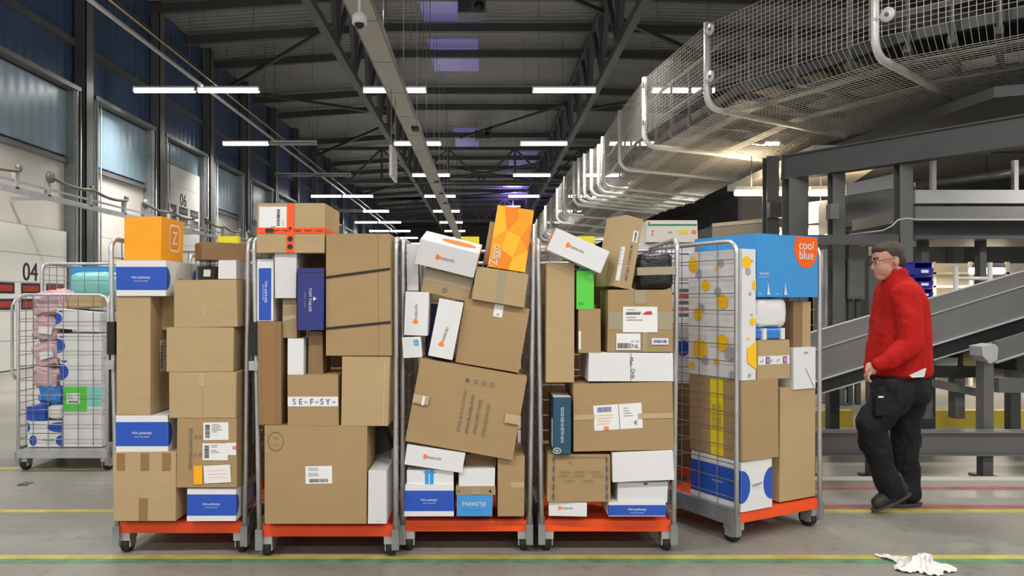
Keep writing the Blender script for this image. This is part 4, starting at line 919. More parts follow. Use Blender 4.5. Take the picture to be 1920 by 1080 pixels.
# ------------------------------------------------------------------ low cart at the far left, and the one behind it
t0 = roll_cart((-3.44, 6.10, 0), 0, .735, .62, 1.44, .0, 'low wire mesh trolley with pink bags at the far left', strap=False, front_mesh=True, tray='galv')
q = MB(); q.tube([(-.40, .02, .75), (-.43, .02, .8), (-.43, .02, 1.35), (-.40, .02, 1.40)], .012, 'galv', 8); q.obj('handle', t0)
A = 6.14
def fl(label, rect, Y, d, k, **kw): return px_box(label, rect, Y, d, k, **kw)
p = fl('plain white box at the bottom of the low mesh trolley', (118, 779, 190, 838), A, .36, 'white', name='white_box'); p.done()
p = fl('white box with a green and blue gradient band in the mesh trolley', (119, 724, 190, 778), A, .36, 'white', name='green_box')
f = p.F; f.rect(p.mb, 0, f.H * .12, f.W * .62, f.H - .004, 'green'); f.rect(p.mb, f.W * .62, f.H * .3, f.W, f.H - .004, 'teal'); p.sticker(U(p, 125), V(p, 757), U(p, 150), V(p, 737), draw=lines_label(41, 'H')); p.done()
def hb(p):
    f = p.F; cv = f.H * .5
    f.ell(p.mb, f.W * .10, f.H * .92, f.H * .12, f.H * .08, 'bol', 180, 360); f.ell(p.mb, 0, cv, f.H * .32, f.H * .3, 'bol', -90, 90); return p
p = fl('white parcel with a blue half disc above the green banded box', (112, 672, 190, 723), A, .36, 'white', name='parcel_box'); hb(p).done()
p = fl('white parcel with a blue half disc under the tilted one', (108, 626, 190, 671), A, .36, 'white', name='parcel_box'); hb(p).done()
p = fl('tilted white parcel near the top of the mesh trolley', (105, 583, 187, 619), A, .34, 'white', name='parcel_box', roll=5); hb(p).done()
p = fl('tan carton on top of the mesh trolley load', (128, 556, 190, 577), A + .1, .3, 'tan', roll=-3); p.done()
for i, (lab, rect, k, roll, sd) in enumerate((('pink plastic mailing bag at the top of the trolley, folded over', (57, 546, 116, 592), 'pink', -10, 11), ('upper middle pink mailing bag in the trolley', (57, 592, 108, 640), 'pink', 8, 12), ('middle pink mailing bag with white stickers in the trolley', (57, 640, 110, 688), 'pink', -14, 13), ('lower pink mailing bag above the blue bag in the trolley', (57, 688, 106, 730), 'pink', 12, 14), ('light blue mailing bag in the trolley below the pink bags', (68, 722, 116, 758), 'bluebag', 8, 15))):
    o = pbag('mailing_bag', lab, rect, A + .03, .28, k, puff=.38, wr=.026, seed=sd, roll=roll, cat='bag', group='soft bags in the trolley')
    if i in (1, 2):
        q = MB(); q.box(-.03, -.165, -.04, .08, -.155, .02, 'label'); q.obj('sticker', o)
p = fl('narrow blue and white parcel under the light blue bag', (50, 763, 84, 788), A, .3, 'bol', name='parcel_box', warp=.001); p.done()
pbag('mailing_bag', 'silver grey mailing bag beside the narrow blue parcel', (84, 760, 117, 788), A, .26, 'whitebag', puff=.5, wr=.012, seed=19, cat='bag', group='soft bags in the trolley')
p = fl('flat white parcel with blue ends, second from the trolley floor', (52, 790, 116, 812), A, .3, 'white', name='parcel_box', warp=.001); f = p.F; f.ell(p.mb, 0, f.H * .5, .02, f.H * .4, 'bol', -90, 90); f.ell(p.mb, f.W, f.H * .5, .12, f.H * .45, 'bol', 90, 270); p.done()
p = fl('flat white parcel with blue ends on the trolley floor', (52, 814, 116, 838), A, .3, 'white', name='parcel_box', warp=.001); f = p.F; f.ell(p.mb, f.W * .16, f.H * .5, .03, f.H * .42, 'bol', 0, 360); f.ell(p.mb, f.W, f.H * .5, .05, f.H * .45, 'bol', 90, 270); f.text(p.mb, 'Welkom!', f.W * .6, f.H * .55, .02, 'ink'); p.done()
t7 = roll_cart((-3.72, 6.95, 0), 0, .78, .74, 1.735, .01, 'tall roll container behind the low trolley, teal bag on top', strap=False, front_mesh=True)
p = plain('light blue carton high in the container behind the low trolley', -4.0, -3.36, 7.2, .4, 1.42, 1.72, 'sky', name='blue_carton'); p.done()
p = plain('white carton under the teal bag behind the low trolley', -4.0, -3.36, 7.0, .6, .9, 1.415, 'white', name='white_box'); p.done()
p = plain('tan carton low in the container behind the low trolley', -4.0, -3.36, 7.0, .6, .185, .895, 'tan'); p.done()
pillow('mailing_bag', 'pale teal mailing bag high behind the low trolley', (-3.66, 7.09, 1.54), (.5, .17, .24), 'teal', puff=.5, wr=.01, seed=31, cat='bag')

# ------------------------------------------------------------------ caged overhead conveyor
def build_cage():
    zt, zb, Wd, drop = 5.30, 4.10, 2.42, .22
    path = [(6.9, 6.55), (5.42, 7.36), (4.36, 8.33), (3.16, 10.6), (2.83, 13.2), (2.82, 15.5), (2.86, 18.0), (2.90, 18.9), (2.80, 19.5), (2.70, 20.1), (2.62, 20.7), (2.56, 21.3)]
    y = 23.8
    while y < 50: path.append((2.57, y)); y += 2.5
    pts = [Vector((x, y, 0)) for x, y in path]
    t = thing('conveyor_cage', (2.6, 18, zb), 'long galvanised wire mesh cage of the overhead conveyor', 'conveyor cage')
    inv = Matrix.Translation(-t.location)
    def part(nm, q): return q.obj(nm, t, Matrix.Translation(-t.location) if False else None)
    def put(nm, q):
        q.v = [p - Vector(t.location) for p in q.v]; return q.obj(nm, t)
    nrm = []
    for i in range(len(pts)):
        d = (pts[max(i - 1, 0)] - pts[min(i + 1, len(pts) - 1)]).normalized()    # towards the camera
        n = Vector((-d.y, d.x, 0))
        if 7 <= i <= 10: n = Vector((1, 0, 0))
        nrm.append(n)
    rr = .22
    for i, p in enumerate(pts):
        n = nrm[i]; q = MB(); top = p + Vector((0, 0, zt + .03))
        line = [top, p + Vector((0, 0, zb + rr))]
        for j in range(1, 6):
            a = math.pi / 2 * j / 5; line.append(p + n * (rr * (1 - math.cos(a))) + Vector((0, 0, zb + rr - rr * math.sin(a))))
        line.append(p + n * (Wd * .5) + Vector((0, 0, zb - drop * .42))); line.append(p + n * Wd + Vector((0, 0, zb - drop)))
        q.tube(line, .045, 'cagepost', 10); put('hoop', q)
        if i < 5:
            for z in (zt - .12, zb + .42):
                dd = Vector((n.y, -n.x, 0)); q = MB(); c = p + Vector((0, 0, z)) + dd * .16 - n * .05; q.cyl(c, n, .08, .02, 'disc', 20); q.cyl(c - n * .012, n, .024, .02, 'seam', 10); q.bar(p + Vector((0, 0, z)) - n * .04, c, .02, .03, 'disc'); put('washer_disc', q)
    for i in range(len(pts) - 1):
        a, b = pts[i], pts[i + 1]; na, nb = nrm[i], nrm[i + 1]; L_ = (b - a).length
        st = .068 if a.y < 14 else (.085 if a.y < 21 else .13); wr = .0035 if a.y < 14 else .004
        nS = max(2, int(L_ / st)); nV = int((zt - zb) / st); nB = int(Wd / st)
        q = MB()
        for k in range(nS):
            f = k / nS; p = a.lerp(b, f); n = na.lerp(nb, f)
            q.tube([p + Vector((0, 0, zt)), p + Vector((0, 0, zb + rr)), p + n * rr + Vector((0, 0, zb)), p + n * Wd + Vector((0, 0, zb - drop))], wr, 'cagewire', 4, False)
        for k in range(nV + 1):
            z = zb + rr + (zt - zb - rr) * k / nV; q.tube([a + Vector((0, 0, z)), b + Vector((0, 0, z))], wr, 'cagewire', 4, False)
        for k in range(nB + 1):
            s = rr + (Wd - rr) * k / nB; zz = zb - drop * k / nB
            q.tube([a + na * s + Vector((0, 0, zz)), b + nb * s + Vector((0, 0, zz))], wr, 'cagewire', 4, False)
        put('mesh_panel', q)
    # conveyor inside
    t2 = thing('overhead_conveyor', (3.9, 18, zb + .1), 'sheet metal belt conveyor running inside the wire cage', 'conveyor')
    def put2(nm, q): q.v = [p - Vector(t2.location) for p in q.v]; return q.obj(nm, t2)
    def strip(s0, s1, z0, z1, k):
        q = MB()
        for i in range(len(pts) - 1):
            a, b = pts[i], pts[i + 1]; na, nb = nrm[i], nrm[i + 1]
            c = [a + na * s0, a + na * s1, b + nb * s1, b + nb * s0]
            q.prism([Vector((v.x, v.y, z0)) for v in c], (0, 0, z1 - z0), k)
        return q
    put2('belt_pan', strip(.75, 1.95, zb + .30, zb + .33, 'black')); put2('underplate', strip(.62, .80, zb + .05, zb + .07, 'steel_grey')); put2('underplate', strip(1.5, 1.72, zb - .02, zb, 'steel_pale'))
    put2('side_rail', strip(.50, .55, zb + .26, zb + .38, 'steel_dark')); put2('side_rail', strip(2.15, 2.21, zb + .22, zb + .7, 'steel_mid'))
    put2('handrail', strip(.30, .34, zb + .50, zb + .56, 'steel_dark')); put2('handrail', strip(.30, .34, zb + .98, zb + 1.03, 'steel_dark'))
    for i in range(len(pts) - 1):
        a, b = pts[i], pts[i + 1]; na = nrm[i]
        if (b - a).length < 1: continue
        for f in (.2, .5, .8):
            p = a.lerp(b, f); q = MB(); q.bar(p + na * .3 + Vector((0, 0, zb + .12)), p + na * 2.2 + Vector((0, 0, zb + .12)), .08, .08, 'steel_dark'); put2('cross_member', q)
            q = MB(); q.bar(p + na * .32 + Vector((0, 0, zb + .12)), p + na * .32 + Vector((0, 0, zb + 1.03)), .04, .04, 'steel_dark'); put2('stanchion', q)
build_cage()

# ------------------------------------------------------------------ sorting machine and steelwork at the right
def st_obj(name, q, label, cat, group=None): return tag(q.obj(name), label, cat, group)
def build_right():
    # main beam (I section) carrying the platform
    a, b = P(1475, 315, 10.5), P(1920, 263, 8.2); d = (b - a).normalized(); b = a + d * 5.0; b.z = a.z
    q = MB(); q.bar(a + Vector((0, 0, .16)), b + Vector((0, 0, .16)), .20, .02, 'steel_dark'); q.bar(a - Vector((0, 0, .16)), b - Vector((0, 0, .16)), .20, .02, 'steel_dark'); q.bar(a, b, .14, .30, 'steel_dark')
    e = q.obj('platform_beam'); tag(e, 'long dark steel beam under the wire cage at the right', 'beam')
    q = MB(); q.bar(a - d * .012, a, .24, .36, 'steel_mid'); q.obj('end_plate', e)
    # deck above the beam
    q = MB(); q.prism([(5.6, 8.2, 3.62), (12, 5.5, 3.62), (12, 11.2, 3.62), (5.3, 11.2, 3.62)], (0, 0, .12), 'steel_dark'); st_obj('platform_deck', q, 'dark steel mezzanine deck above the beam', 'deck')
    q = MB(); q.prism([(4.98, 11.3, 3.62), (6.25, 11.3, 3.62), (7.3, 15.3, 3.62), (4.98, 15.3, 3.62)], (0, 0, .12), 'cream'); st_obj('platform_deck', q, 'rear mezzanine deck coloured cream for the lamplight on its underside', 'deck')  # cream stands for warm lamplight on this stretch of the deck
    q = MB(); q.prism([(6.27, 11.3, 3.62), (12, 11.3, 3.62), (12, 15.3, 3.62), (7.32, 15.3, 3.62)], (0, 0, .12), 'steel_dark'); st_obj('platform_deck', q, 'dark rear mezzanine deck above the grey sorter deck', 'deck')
    for yy in (11.4, 15.1): 
        q = MB(); q.box(9.5, yy, 0, 9.7, yy + .2, 3.62, 'steel_mid'); st_obj('deck_post', q, 'steel post under the %s edge of the rear mezzanine' % ('near' if yy < 12 else 'far'), 'post')
    # columns
    def col(x0, x1, Y, ztop, label, z0=0):
        c0, c1 = P(x0, VY, Y).x, P(x1, VY, Y).x; q = MB(); w2 = c1 - c0
        q.box(c0, Y, z0, c1, Y + .015, ztop, 'steel_mid'); q.box(c0, Y + w2 - .015, z0, c1, Y + w2, ztop, 'steel_mid'); q.box((c0 + c1) / 2 - .01, Y + .015, z0, (c0 + c1) / 2 + .01, Y + w2 - .015, ztop, 'steel_dark')
        o = q.obj('steel_post'); tag(o, label, 'post', 'machine posts')
        q = MB(); q.box(c0 - .05, Y - .05, 0, c1 + .05, Y + w2 + .05, .02, 'steel_dark'); q.obj('foot_plate', o); return o
    col(1480, 1516, 10.30, 3.08, 'broad steel post under the near end of the long beam')
    col(1562, 1585, 9.92, 3.08, 'second steel post under the long beam, right of the broad one')
    col(1688, 1712, 9.20, 3.08, 'steel post behind the head of the man in red')
    o = col(1438, 1461, 12.2, 3.75, 'slim steel post left of the broad post, with a grey box on it'); 
    q = MB(); c = P(1452, 395, 12.15); q.box(c.x - .11, 12.05, c.z - .12, c.x + .13, 12.19, c.z + .12, 'steel_dark'); q.obj('junction_box', o)
    q = MB(); c = P(1560, 397, 9.85); q.box(c.x - .05, 9.78, c.z - .1, c.x + .06, 9.915, c.z + .1, 'steel_grey'); st_obj('junction_box', q, 'small grey box on the second post under the beam', 'junction box')
    q = MB(); l, r = P(1518, 450, 9.75), P(1686, 450, 9.24); q.bar(l, r, .12, .13, 'steel_dark'); st_obj('cross_rail', q, 'level dark rail behind the light blue carton and the man', 'rail')
    # tube lamps inside the machine
    for (x0, x1, y, Y, lab) in ((1378, 1440, 362, 13.0, 'warm glowing tube lamp left of the slim post'), (1518, 1612, 362, 12.4, 'warm glowing tube lamp right of the broad post'), (1462, 1482, 362, 12.9, 'short bright stretch of tube lamp between the two posts'), (1515, 1562, 435, 12.55, 'lower warm tube lamp above the light blue carton'), (1464, 1478, 438, 12.6, 'lower short tube lamp beside the slim post')):
        l, r = P(x0, y, Y), P(x1, y, Y); L_ = r.x - l.x; rod = 3.70 if l.x > 5.0 else 4.06 - .22 * ((l.x + r.x) / 2 - 2.83) / 2.42; t = thing('tube_lamp', (l + r) / 2, lab, 'lamp', 'lamps in the sorting machine')
        q = MB(); q.box(-L_ / 2, -.06, .05, L_ / 2, .06, .11, 'housing'); q.obj('lamp_housing', t)
        q = MB(); q.cyl((0, 0, 0), (1, 0, 0), .05, L_, 'tube_warm', 12); q.obj('tube', t)
        q = MB(); q.cyl((0, 0, .1 + (rod - l.z - .1) / 2), (0, 0, 1), .008, rod - l.z - .1, 'truss', 6); q.obj('hanger', t)
        l_ = area('lamp_light', (0, 0, .12), L_, .1, 22 * L_ + 4, (1, .80, .52), (R(180), 0, 0)); l_.parent = t
        l_ = area('lamp_light', (0, 0, -.06), L_, .1, 32 * L_ + 8, (1, .84, .60)); l_.parent = t
    lt = thing('tube_lamp', (8.6, 7.3, 3.45), 'added tube lamp under the front mezzanine, outside the picture, brightening the sorter deck', 'lamp', 'lamps in the sorting machine')  # unseen lamp, added to brighten the sorter deck
    q = MB(); q.cyl((0, 0, 0), (1, 0, 0), .05, 1.5, 'tube_lit', 12); q.obj('tube', lt); q = MB(); q.box(-.77, -.06, .05, .77, .06, .17, 'housing'); q.obj('lamp_housing', lt)
    l_ = area('lamp_light', (0, 0, -.06), 1.45, .1, 110, (1, .96, .9)); l_.parent = lt
    # rear dark partition and shelving behind the machine
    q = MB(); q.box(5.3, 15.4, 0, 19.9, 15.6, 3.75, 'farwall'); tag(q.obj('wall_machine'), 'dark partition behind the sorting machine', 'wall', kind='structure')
    for i, (x0, x1, y0, y1, Y, k) in enumerate(((1335, 1440, 424, 455, 14.4, 'steel_dark'), (1585, 1692, 365, 432, 11.2, 'steel_grey'), (1516, 1562, 385, 420, 12.9, 'steel_grey'))):
        l, r = P(x0, y1, Y), P(x1, y0, Y); tilt = (.10, .14, .05)[i]
        q = MB(); q.prism([(l.x, Y, l.z), (r.x, Y, l.z + tilt), (r.x, Y, r.z + tilt), (l.x, Y, r.z)], (0, .9, 0), k)
        q.prism([(l.x, Y - .03, r.z - .02), (r.x, Y - .03, r.z + tilt - .02), (r.x, Y - .03, r.z + tilt + (.20 if i == 1 else .05)), (l.x, Y - .03, r.z + (.15 if i == 1 else .05))], (0, .08, 0), 'steel_pale' if i else 'steel_mid')
        for xx in (l.x + .15, r.x - .25): q.box(xx, Y + .4, 0, xx + .1, Y + .5, l.z + .02, 'steel_dark')
        st_obj('feeder_conveyor', q, ['grey conveyor flank far left behind the light blue carton', 'sloping grey conveyor flank above the head of the man', 'short pale conveyor flank between the two posts'][i], 'conveyor')
    # upper decks right
    t = thing('sorter_deck', P(1816, 412, 9.3), 'upper grey sorter deck at the right edge', 'conveyor')
    o = Vector(t.location)
    def pr(nm, x0, x1, y0, y1, Y, dep, k):
        l, r = P(x0, y1, Y), P(x1, y0, Y); q = MB(); q.box(l.x - o.x, Y - o.y, l.z - o.z, r.x - o.x, Y - o.y + dep, r.z - o.z, k); return q.obj(nm, t)
    pr('side_panel', 1716, 2100, 356, 381, 9.3, .06, 'steel_pale'); pr('side_panel', 1716, 2100, 387, 411, 9.32, 1.6, 'steel_grey'); pr('edge_strip', 1716, 2100, 410, 413, 9.28, .04, 'steel_pale')  # edge strip paints the lit lower edge in paler grey
    pr('underbelly', 1716, 2100, 414, 448, 9.6, 1.4, 'steel_dark'); pr('support', 1838, 1850, 448, 560, 9.9, .12, 'steel_dark'); pr('support', 1728, 1742, 448, 640, 9.9, .12, 'steel_dark')
    for x in (1748, 1902):
        pr('stanchion', x, x + 8, 300, 356, 9.4, .06, 'steel_pale')
    q = MB(); q.tube([P(1724, 412, 9.02) - o, P(1700, 409, 9.02) - o, P(1684, 412, 9.0) - o, P(1672, 424, 9.0) - o, P(1655, 432, 9.1) - o, P(1592, 440, 9.7) - o], .008, 'cagepost', 8); q.obj('bent_rail', t)
    # round duct
    q = MB(); q.tube([P(1716, 350, 9.9), P(1860, 330, 9.7), P(1925, 318, 9.6)], .06, 'steel_grey', 12); st_obj('duct', q, 'thin silvery duct under the mezzanine deck', 'duct')
    q = MB(); q.cyl((P(1552, 540, 10.4).x, 10.4, 1.05), (0, 0, 1), .075, 2.1, 'steel_pale', 18); st_obj('curtain_roll', q, 'pale upright roll beside the light blue carton', 'roll')
    # dark cabinets behind the man
    for x0, x1, y0, y1, Y, k, lab in ((1590, 1622, 485, 561, 9.9, 'steel_mid', 'dark grey cabinet in front of the face of the man'), (1626, 1650, 480, 640, 10.2, 'steel_dark', 'tall dark cabinet behind the face of the man')):
        l, r = P(x0, y1, Y), P(x1, y0, Y); q = MB(); q.box(l.x, Y, l.z, r.x, Y + .3, r.z, k); o_ = q.obj('machine_cabinet'); tag(o_, lab, 'cabinet', 'machine cabinets')
        q = MB(); q.box(l.x + .02, Y - .004, l.z + .03, r.x - .02, Y, r.z - .03, 'steel_mid' if k == 'steel_dark' else 'steel_grey'); q.obj('cabinet_door', o_)
        q = MB(); q.box(l.x + .03, Y + .05, 0, l.x + .09, Y + .11, l.z, 'steel_dark'); q.box(r.x - .09, Y + .05, 0, r.x - .03, Y + .11, l.z, 'steel_dark'); q.obj('leg', o_)
    # big inclined conveyor
    YI = 6.35
    t = thing('inclined_conveyor', P(1547, 738, YI), 'large grey inclined conveyor rising to the right behind the man', 'conveyor'); o = Vector(t.location)
    xa, xb = 1440, 2400
    def ln(x, x0, y0, x1, y1): return y0 + (y1 - y0) * (x - x0) / (x1 - x0)
    def slab(nm, top, bot, k, dy=0, dep=.05, xs=(xa, xb)):
        q = MB(); pp = [P(x, ln(x, *l_), YI) - o + Vector((0, dy, 0)) for x, l_ in ((xs[0], bot), (xs[1], bot), (xs[1], top), (xs[0], top))]
        q.prism(pp, (0, dep, 0), k); return q.obj(nm, t)
    T_ = (1547, 617, 1920, 509); S_ = (1548, 651, 1920, 536); B_ = (1548, 710, 1920, 595); D_ = (1548, 738, 1920, 627)
    slab('guard_panel', T_, S_, 'steel_grey', 0, .04); slab('side_panel', S_, B_, 'steel_grey', .02, .05); slab('edge_strip', (1547, 615.6, 1920, 507.6), T_, 'steel_pale', -.005, .045); slab('edge_strip', (1547, 650, 1920, 535), (1548, 651.6, 1920, 536.8), 'steel_pale', -.006, .02); slab('edge_strip', (1548, 708.6, 1920, 593.6), (1548, 711, 1920, 596), 'steel_pale', -.005, .05)
    slab('belt', B_, D_, 'black', .06, 1.1); slab('guard_panel', (1547, 668, 1920, 553), B_, 'steel_mid', 1.15, .04); slab('bed', (1548, 690, 1920, 575), (1548, 708, 1920, 593), 'steel_dark', .08, 1.05)
    slab('edge_strip', (1548, 737, 1920, 626), (1548, 739.5, 1920, 628.5), 'steel_pale', .05, .03)
    # second, lower conveyor at the right
    t = thing('lower_conveyor', P(1880, 735, 6.05), 'lower inclined conveyor on a post at the right edge', 'conveyor'); o = Vector(t.location)
    YI = 6.1
    q = MB(); q.prism([P(1868, 683, YI) - o, P(2060, 622, YI) - o, P(2060, 582, YI) - o, P(1868, 641, YI) - o], (0, .05, 0), 'steel_mid'); q.obj('side_panel', t)
    q = MB(); q.prism([P(1868, 681, YI - .01) - o, P(2060, 620, YI - .01) - o, P(2060, 617.5, YI - .01) - o, P(1868, 678.5, YI - .01) - o], (0, .05, 0), 'steel_pale'); q.obj('edge_strip', t)
    q = MB(); q.prism([P(1916, 697, YI) - o + Vector((0, .06, 0)), P(2060, 655, YI) - o + Vector((0, .06, 0)), P(2060, 624, YI) - o + Vector((0, .06, 0)), P(1916, 669, YI) - o + Vector((0, .06, 0))], (0, .9, 0), 'black'); q.obj('belt', t)
    q = MB(); q.prism([P(x, y, 5.95) - o for x, y in ((1841, 650), (1866, 645), (1872, 652), (1870, 675), (1856, 682), (1843, 668))], (0, .16, 0), 'steel_pale'); q.obj('pulley_housing', t)
    q = MB(); l, r = P(1845, 808, 6.0), P(1863, 680, 6.0); q.box(l.x - o.x, 6.0 - o.y, l.z - o.z - .02, r.x - o.x, 6.1 - o.y, r.z - o.z + .02, 'steel_mid'); q.obj('leg', t)
    q = MB(); q.bar(P(1868, 722, 6.16) - o, P(2050, 722, 6.16) - o, .06, .12, 'steel_mid'); q.obj('rail', t)
    # level belt with parcels on it
    t = thing('level_conveyor', P(1795, 705, 6.5), 'short black level conveyor behind the back of the man', 'conveyor'); o = Vector(t.location)
    YI = 6.5; l, r = P(1700, 708, YI), P(1842, 688, YI); q = MB(); q.box(l.x - o.x, 0, l.z - o.z, r.x - o.x, .8, r.z - o.z, 'black'); q.obj('belt', t)
    q = MB(); q.bar(P(1720, 712, YI - .02) - o, P(1850, 740, YI - .02) - o, .05, .07, 'steel_mid'); q.obj('brace', t)
    for x in (1742, 1803):
        l, r = P(x - 9, 812, YI), P(x + 9, 706, YI); q = MB(); q.box(l.x - o.x, .02, .36 - o.z, r.x - o.x, .12, r.z - o.z, 'steel_mid'); q.obj('leg', t)
    zt = P(1795, 688, 6.5).z
    p = plain('small tan carton on the level conveyor behind the man', P(1806, 0, 6.6).x, P(1838, 0, 6.6).x, 6.6, .2, zt, P(0, 655, 6.6).z, 'tan'); p.done()
    p = plain('white flat box on the level conveyor behind the man', P(1752, 0, 6.62).x, P(1796, 0, 6.62).x, 6.62, .25, zt, zt + .07, 'white', name='white_box'); p.done()
    # base frame
    t = thing('floor_frame', P(1900, 850, 5.85), 'dark steel base frame of the sorting machine along the floor', 'machine frame'); o = Vector(t.location)
    l, r = P(1440, 853, 5.85), P(2500, 808, 5.85)
    q = MB(); q.box(l.x - o.x, 0, l.z - o.z, r.x - o.x, .015, r.z - o.z, 'steel_mid'); q.box(l.x - o.x, -.04, r.z - o.z - .012, r.x - o.x, .08, r.z - o.z, 'steel_grey'); q.box(l.x - o.x, -.04, l.z - o.z, r.x - o.x, .08, l.z - o.z + .012, 'steel_mid'); q.obj('channel_beam', t)
    for x in (1520, 1641, 1853, 2200):
        q = MB(); c = P(x, 0, 5.87); q.box(c.x - o.x - .04, .02, -o.z, c.x - o.x + .04, .1, l.z - o.z, 'steel_dark'); q.box(c.x - o.x - .08, -.04, -o.z, c.x - o.x + .08, .14, .015 - o.z, 'steel_dark'); q.obj('leg', t)
    q = MB(); q.box(l.x, 5.62, 0, r.x, 5.75, .04, 'kerb'); st_obj('floor_kerb', q, 'pale low kerb along the foot of the machine', 'kerb')
    # rear leg frames and yellow guards
    for i, (x, Y) in enumerate(((1565, 7.6), (1660, 7.6), (1745, 7.6), (1905, 7.6))):
        c = P(x, 0, Y); q = MB(); q.box(c.x - .05, Y, 0, c.x + .05, Y + .1, CH + .02 - .0 if i > 1 else 1.0, 'steel_dark'); st_obj('support_post', q, 'dark rear post of the machine, number %d from the turned container' % (i + 1), 'post', 'rear machine posts')
    for x0, x1, lab in ((1440, 1600, 'yellow guard rail low behind the turned container'), (1640, 2000, 'yellow guard rail low behind the legs of the man')):
        l, r = P(x0, 800, 8.2), P(x1, 770, 8.2); q = MB(); q.box(l.x, 8.2, .0, r.x, 8.3, r.z, 'guard_yellow'); st_obj('guard_rail', q, lab, 'guard rail')
    # blue bins
    Y = 8.6
    for i, (y0, y1) in enumerate(((541, 558), (518, 540), (491, 517))):
        l, r = P(1714, y1, Y), P(1748, y0, Y); q = MB(); w2, d2, h2 = r.x - l.x, .32, r.z - l.z; th = .008
        q.box(0, 0, 0, w2, d2, th, 'binblue'); q.box(0, 0, 0, th, d2, h2, 'binblue'); q.box(w2 - th, 0, 0, w2, d2, h2, 'binblue'); q.box(0, d2 - th, 0, w2, d2, h2, 'binblue'); q.prism([(0, 0, 0), (w2, 0, 0), (w2, -.03, h2 * .55), (0, -.03, h2 * .55)], (0, th, 0), 'binblue')
        q.box(-.006, -.006, h2 - .012, w2 + .006, d2, h2, 'binblue')
        b_ = q.obj('storage_bin', None, Matrix.Translation((l.x, Y, l.z))); tag(b_, ['lowest blue plastic bin of the three behind the man', 'middle blue plastic bin of the three behind the man', 'topmost blue plastic bin of the three behind the man'][i], 'bin', 'blue storage bins')
        q = MB(); q.box(w2 * .3, -.035, h2 * .2, w2 * .7, -.028, h2 * .42, 'label'); q.obj('bin_label', b_)
    l = P(1731, 558, Y); q = MB(); q.box(l.x - .2, Y - .05, l.z - .03, l.x + .25, Y + .4, l.z, 'steel_grey'); q.box(l.x - .03, Y + .15, 0, l.x + .03, Y + .21, l.z - .03, 'steel_dark'); st_obj('bin_stand', q, 'grey shelf stand carrying the blue bins', 'stand')
    # shelves far right, lit
    t = thing('shelf_rack', P(1830, 560, 12.2), 'pale shelf rack in the lit area right of the blue bins', 'rack'); o = Vector(t.location)
    for z in (1.35, 1.6, 1.82):
        q = MB(); q.box(-1.3, 0, z - o.z, 1.6, .5, z - o.z + .03, 'cream'); q.obj('shelf', t)
    for x in (-1.3, -.7, -.1, .5, 1.1, 1.6):
        q = MB(); q.box(x, 0, -o.z, x + .05, .05, 2.02 - o.z, 'cream'); q.obj('upright', t)
    q = MB(); q.box(-1.3, .5, 1.2 - o.z, 1.65, .52, 2.02 - o.z, 'cream'); q.obj('back_panel', t)
    l = area('lamp_light', (.3, -.6, 1.2), 1.5, .1, 50, (1, .9, .72)); 
    lt = thing('tube_lamp', P(1850, 508, 11.6), 'bright tube lamp in front of the pale shelf rack', 'lamp', 'lamps in the sorting machine'); q = MB(); q.cyl((0, 0, 0), (1, 0, 0), .05, .5, 'tube_warm', 12); q.obj('tube', lt); q = MB(); q.box(-.26, -.05, .05, .26, .05, .10, 'housing'); q.obj('lamp_housing', lt); q = MB(); q.cyl((0, 0, .95), (0, 0, 1), .008, 1.7, 'truss', 6); q.obj('hanger', lt)
    l.parent = lt; l.location = (0, 0, -.06); l.data.size = .5
    # white rail frame by the shelf
    t = thing('safety_gate', P(1826, 545, 9.0), 'white tubular gate above the inclined conveyor', 'gate'); o = Vector(t.location)
    q = MB(); q.tube([P(1792, 779, 9) - o, P(1792, 498, 9) - o], .03, 'cagepost', 10); q.tube([P(1856, 779, 9) - o, P(1856, 492, 9) - o], .03, 'cagepost', 10); q.tube([P(1790, 522, 9) - o, P(1858, 522, 9) - o], .022, 'cagepost', 10); q.obj('gate_frame', t)
    p = plain('pale carton riding on the inclined conveyor at the right edge', P(1838, 0, 6.6).x, P(1935, 0, 6.6).x, 6.6, .4, P(0, 560, 6.6).z, P(0, 535, 6.6).z, 'pale'); p.done(); p.o.rotation_euler = (0, R(-15.5), 0)
build_right()

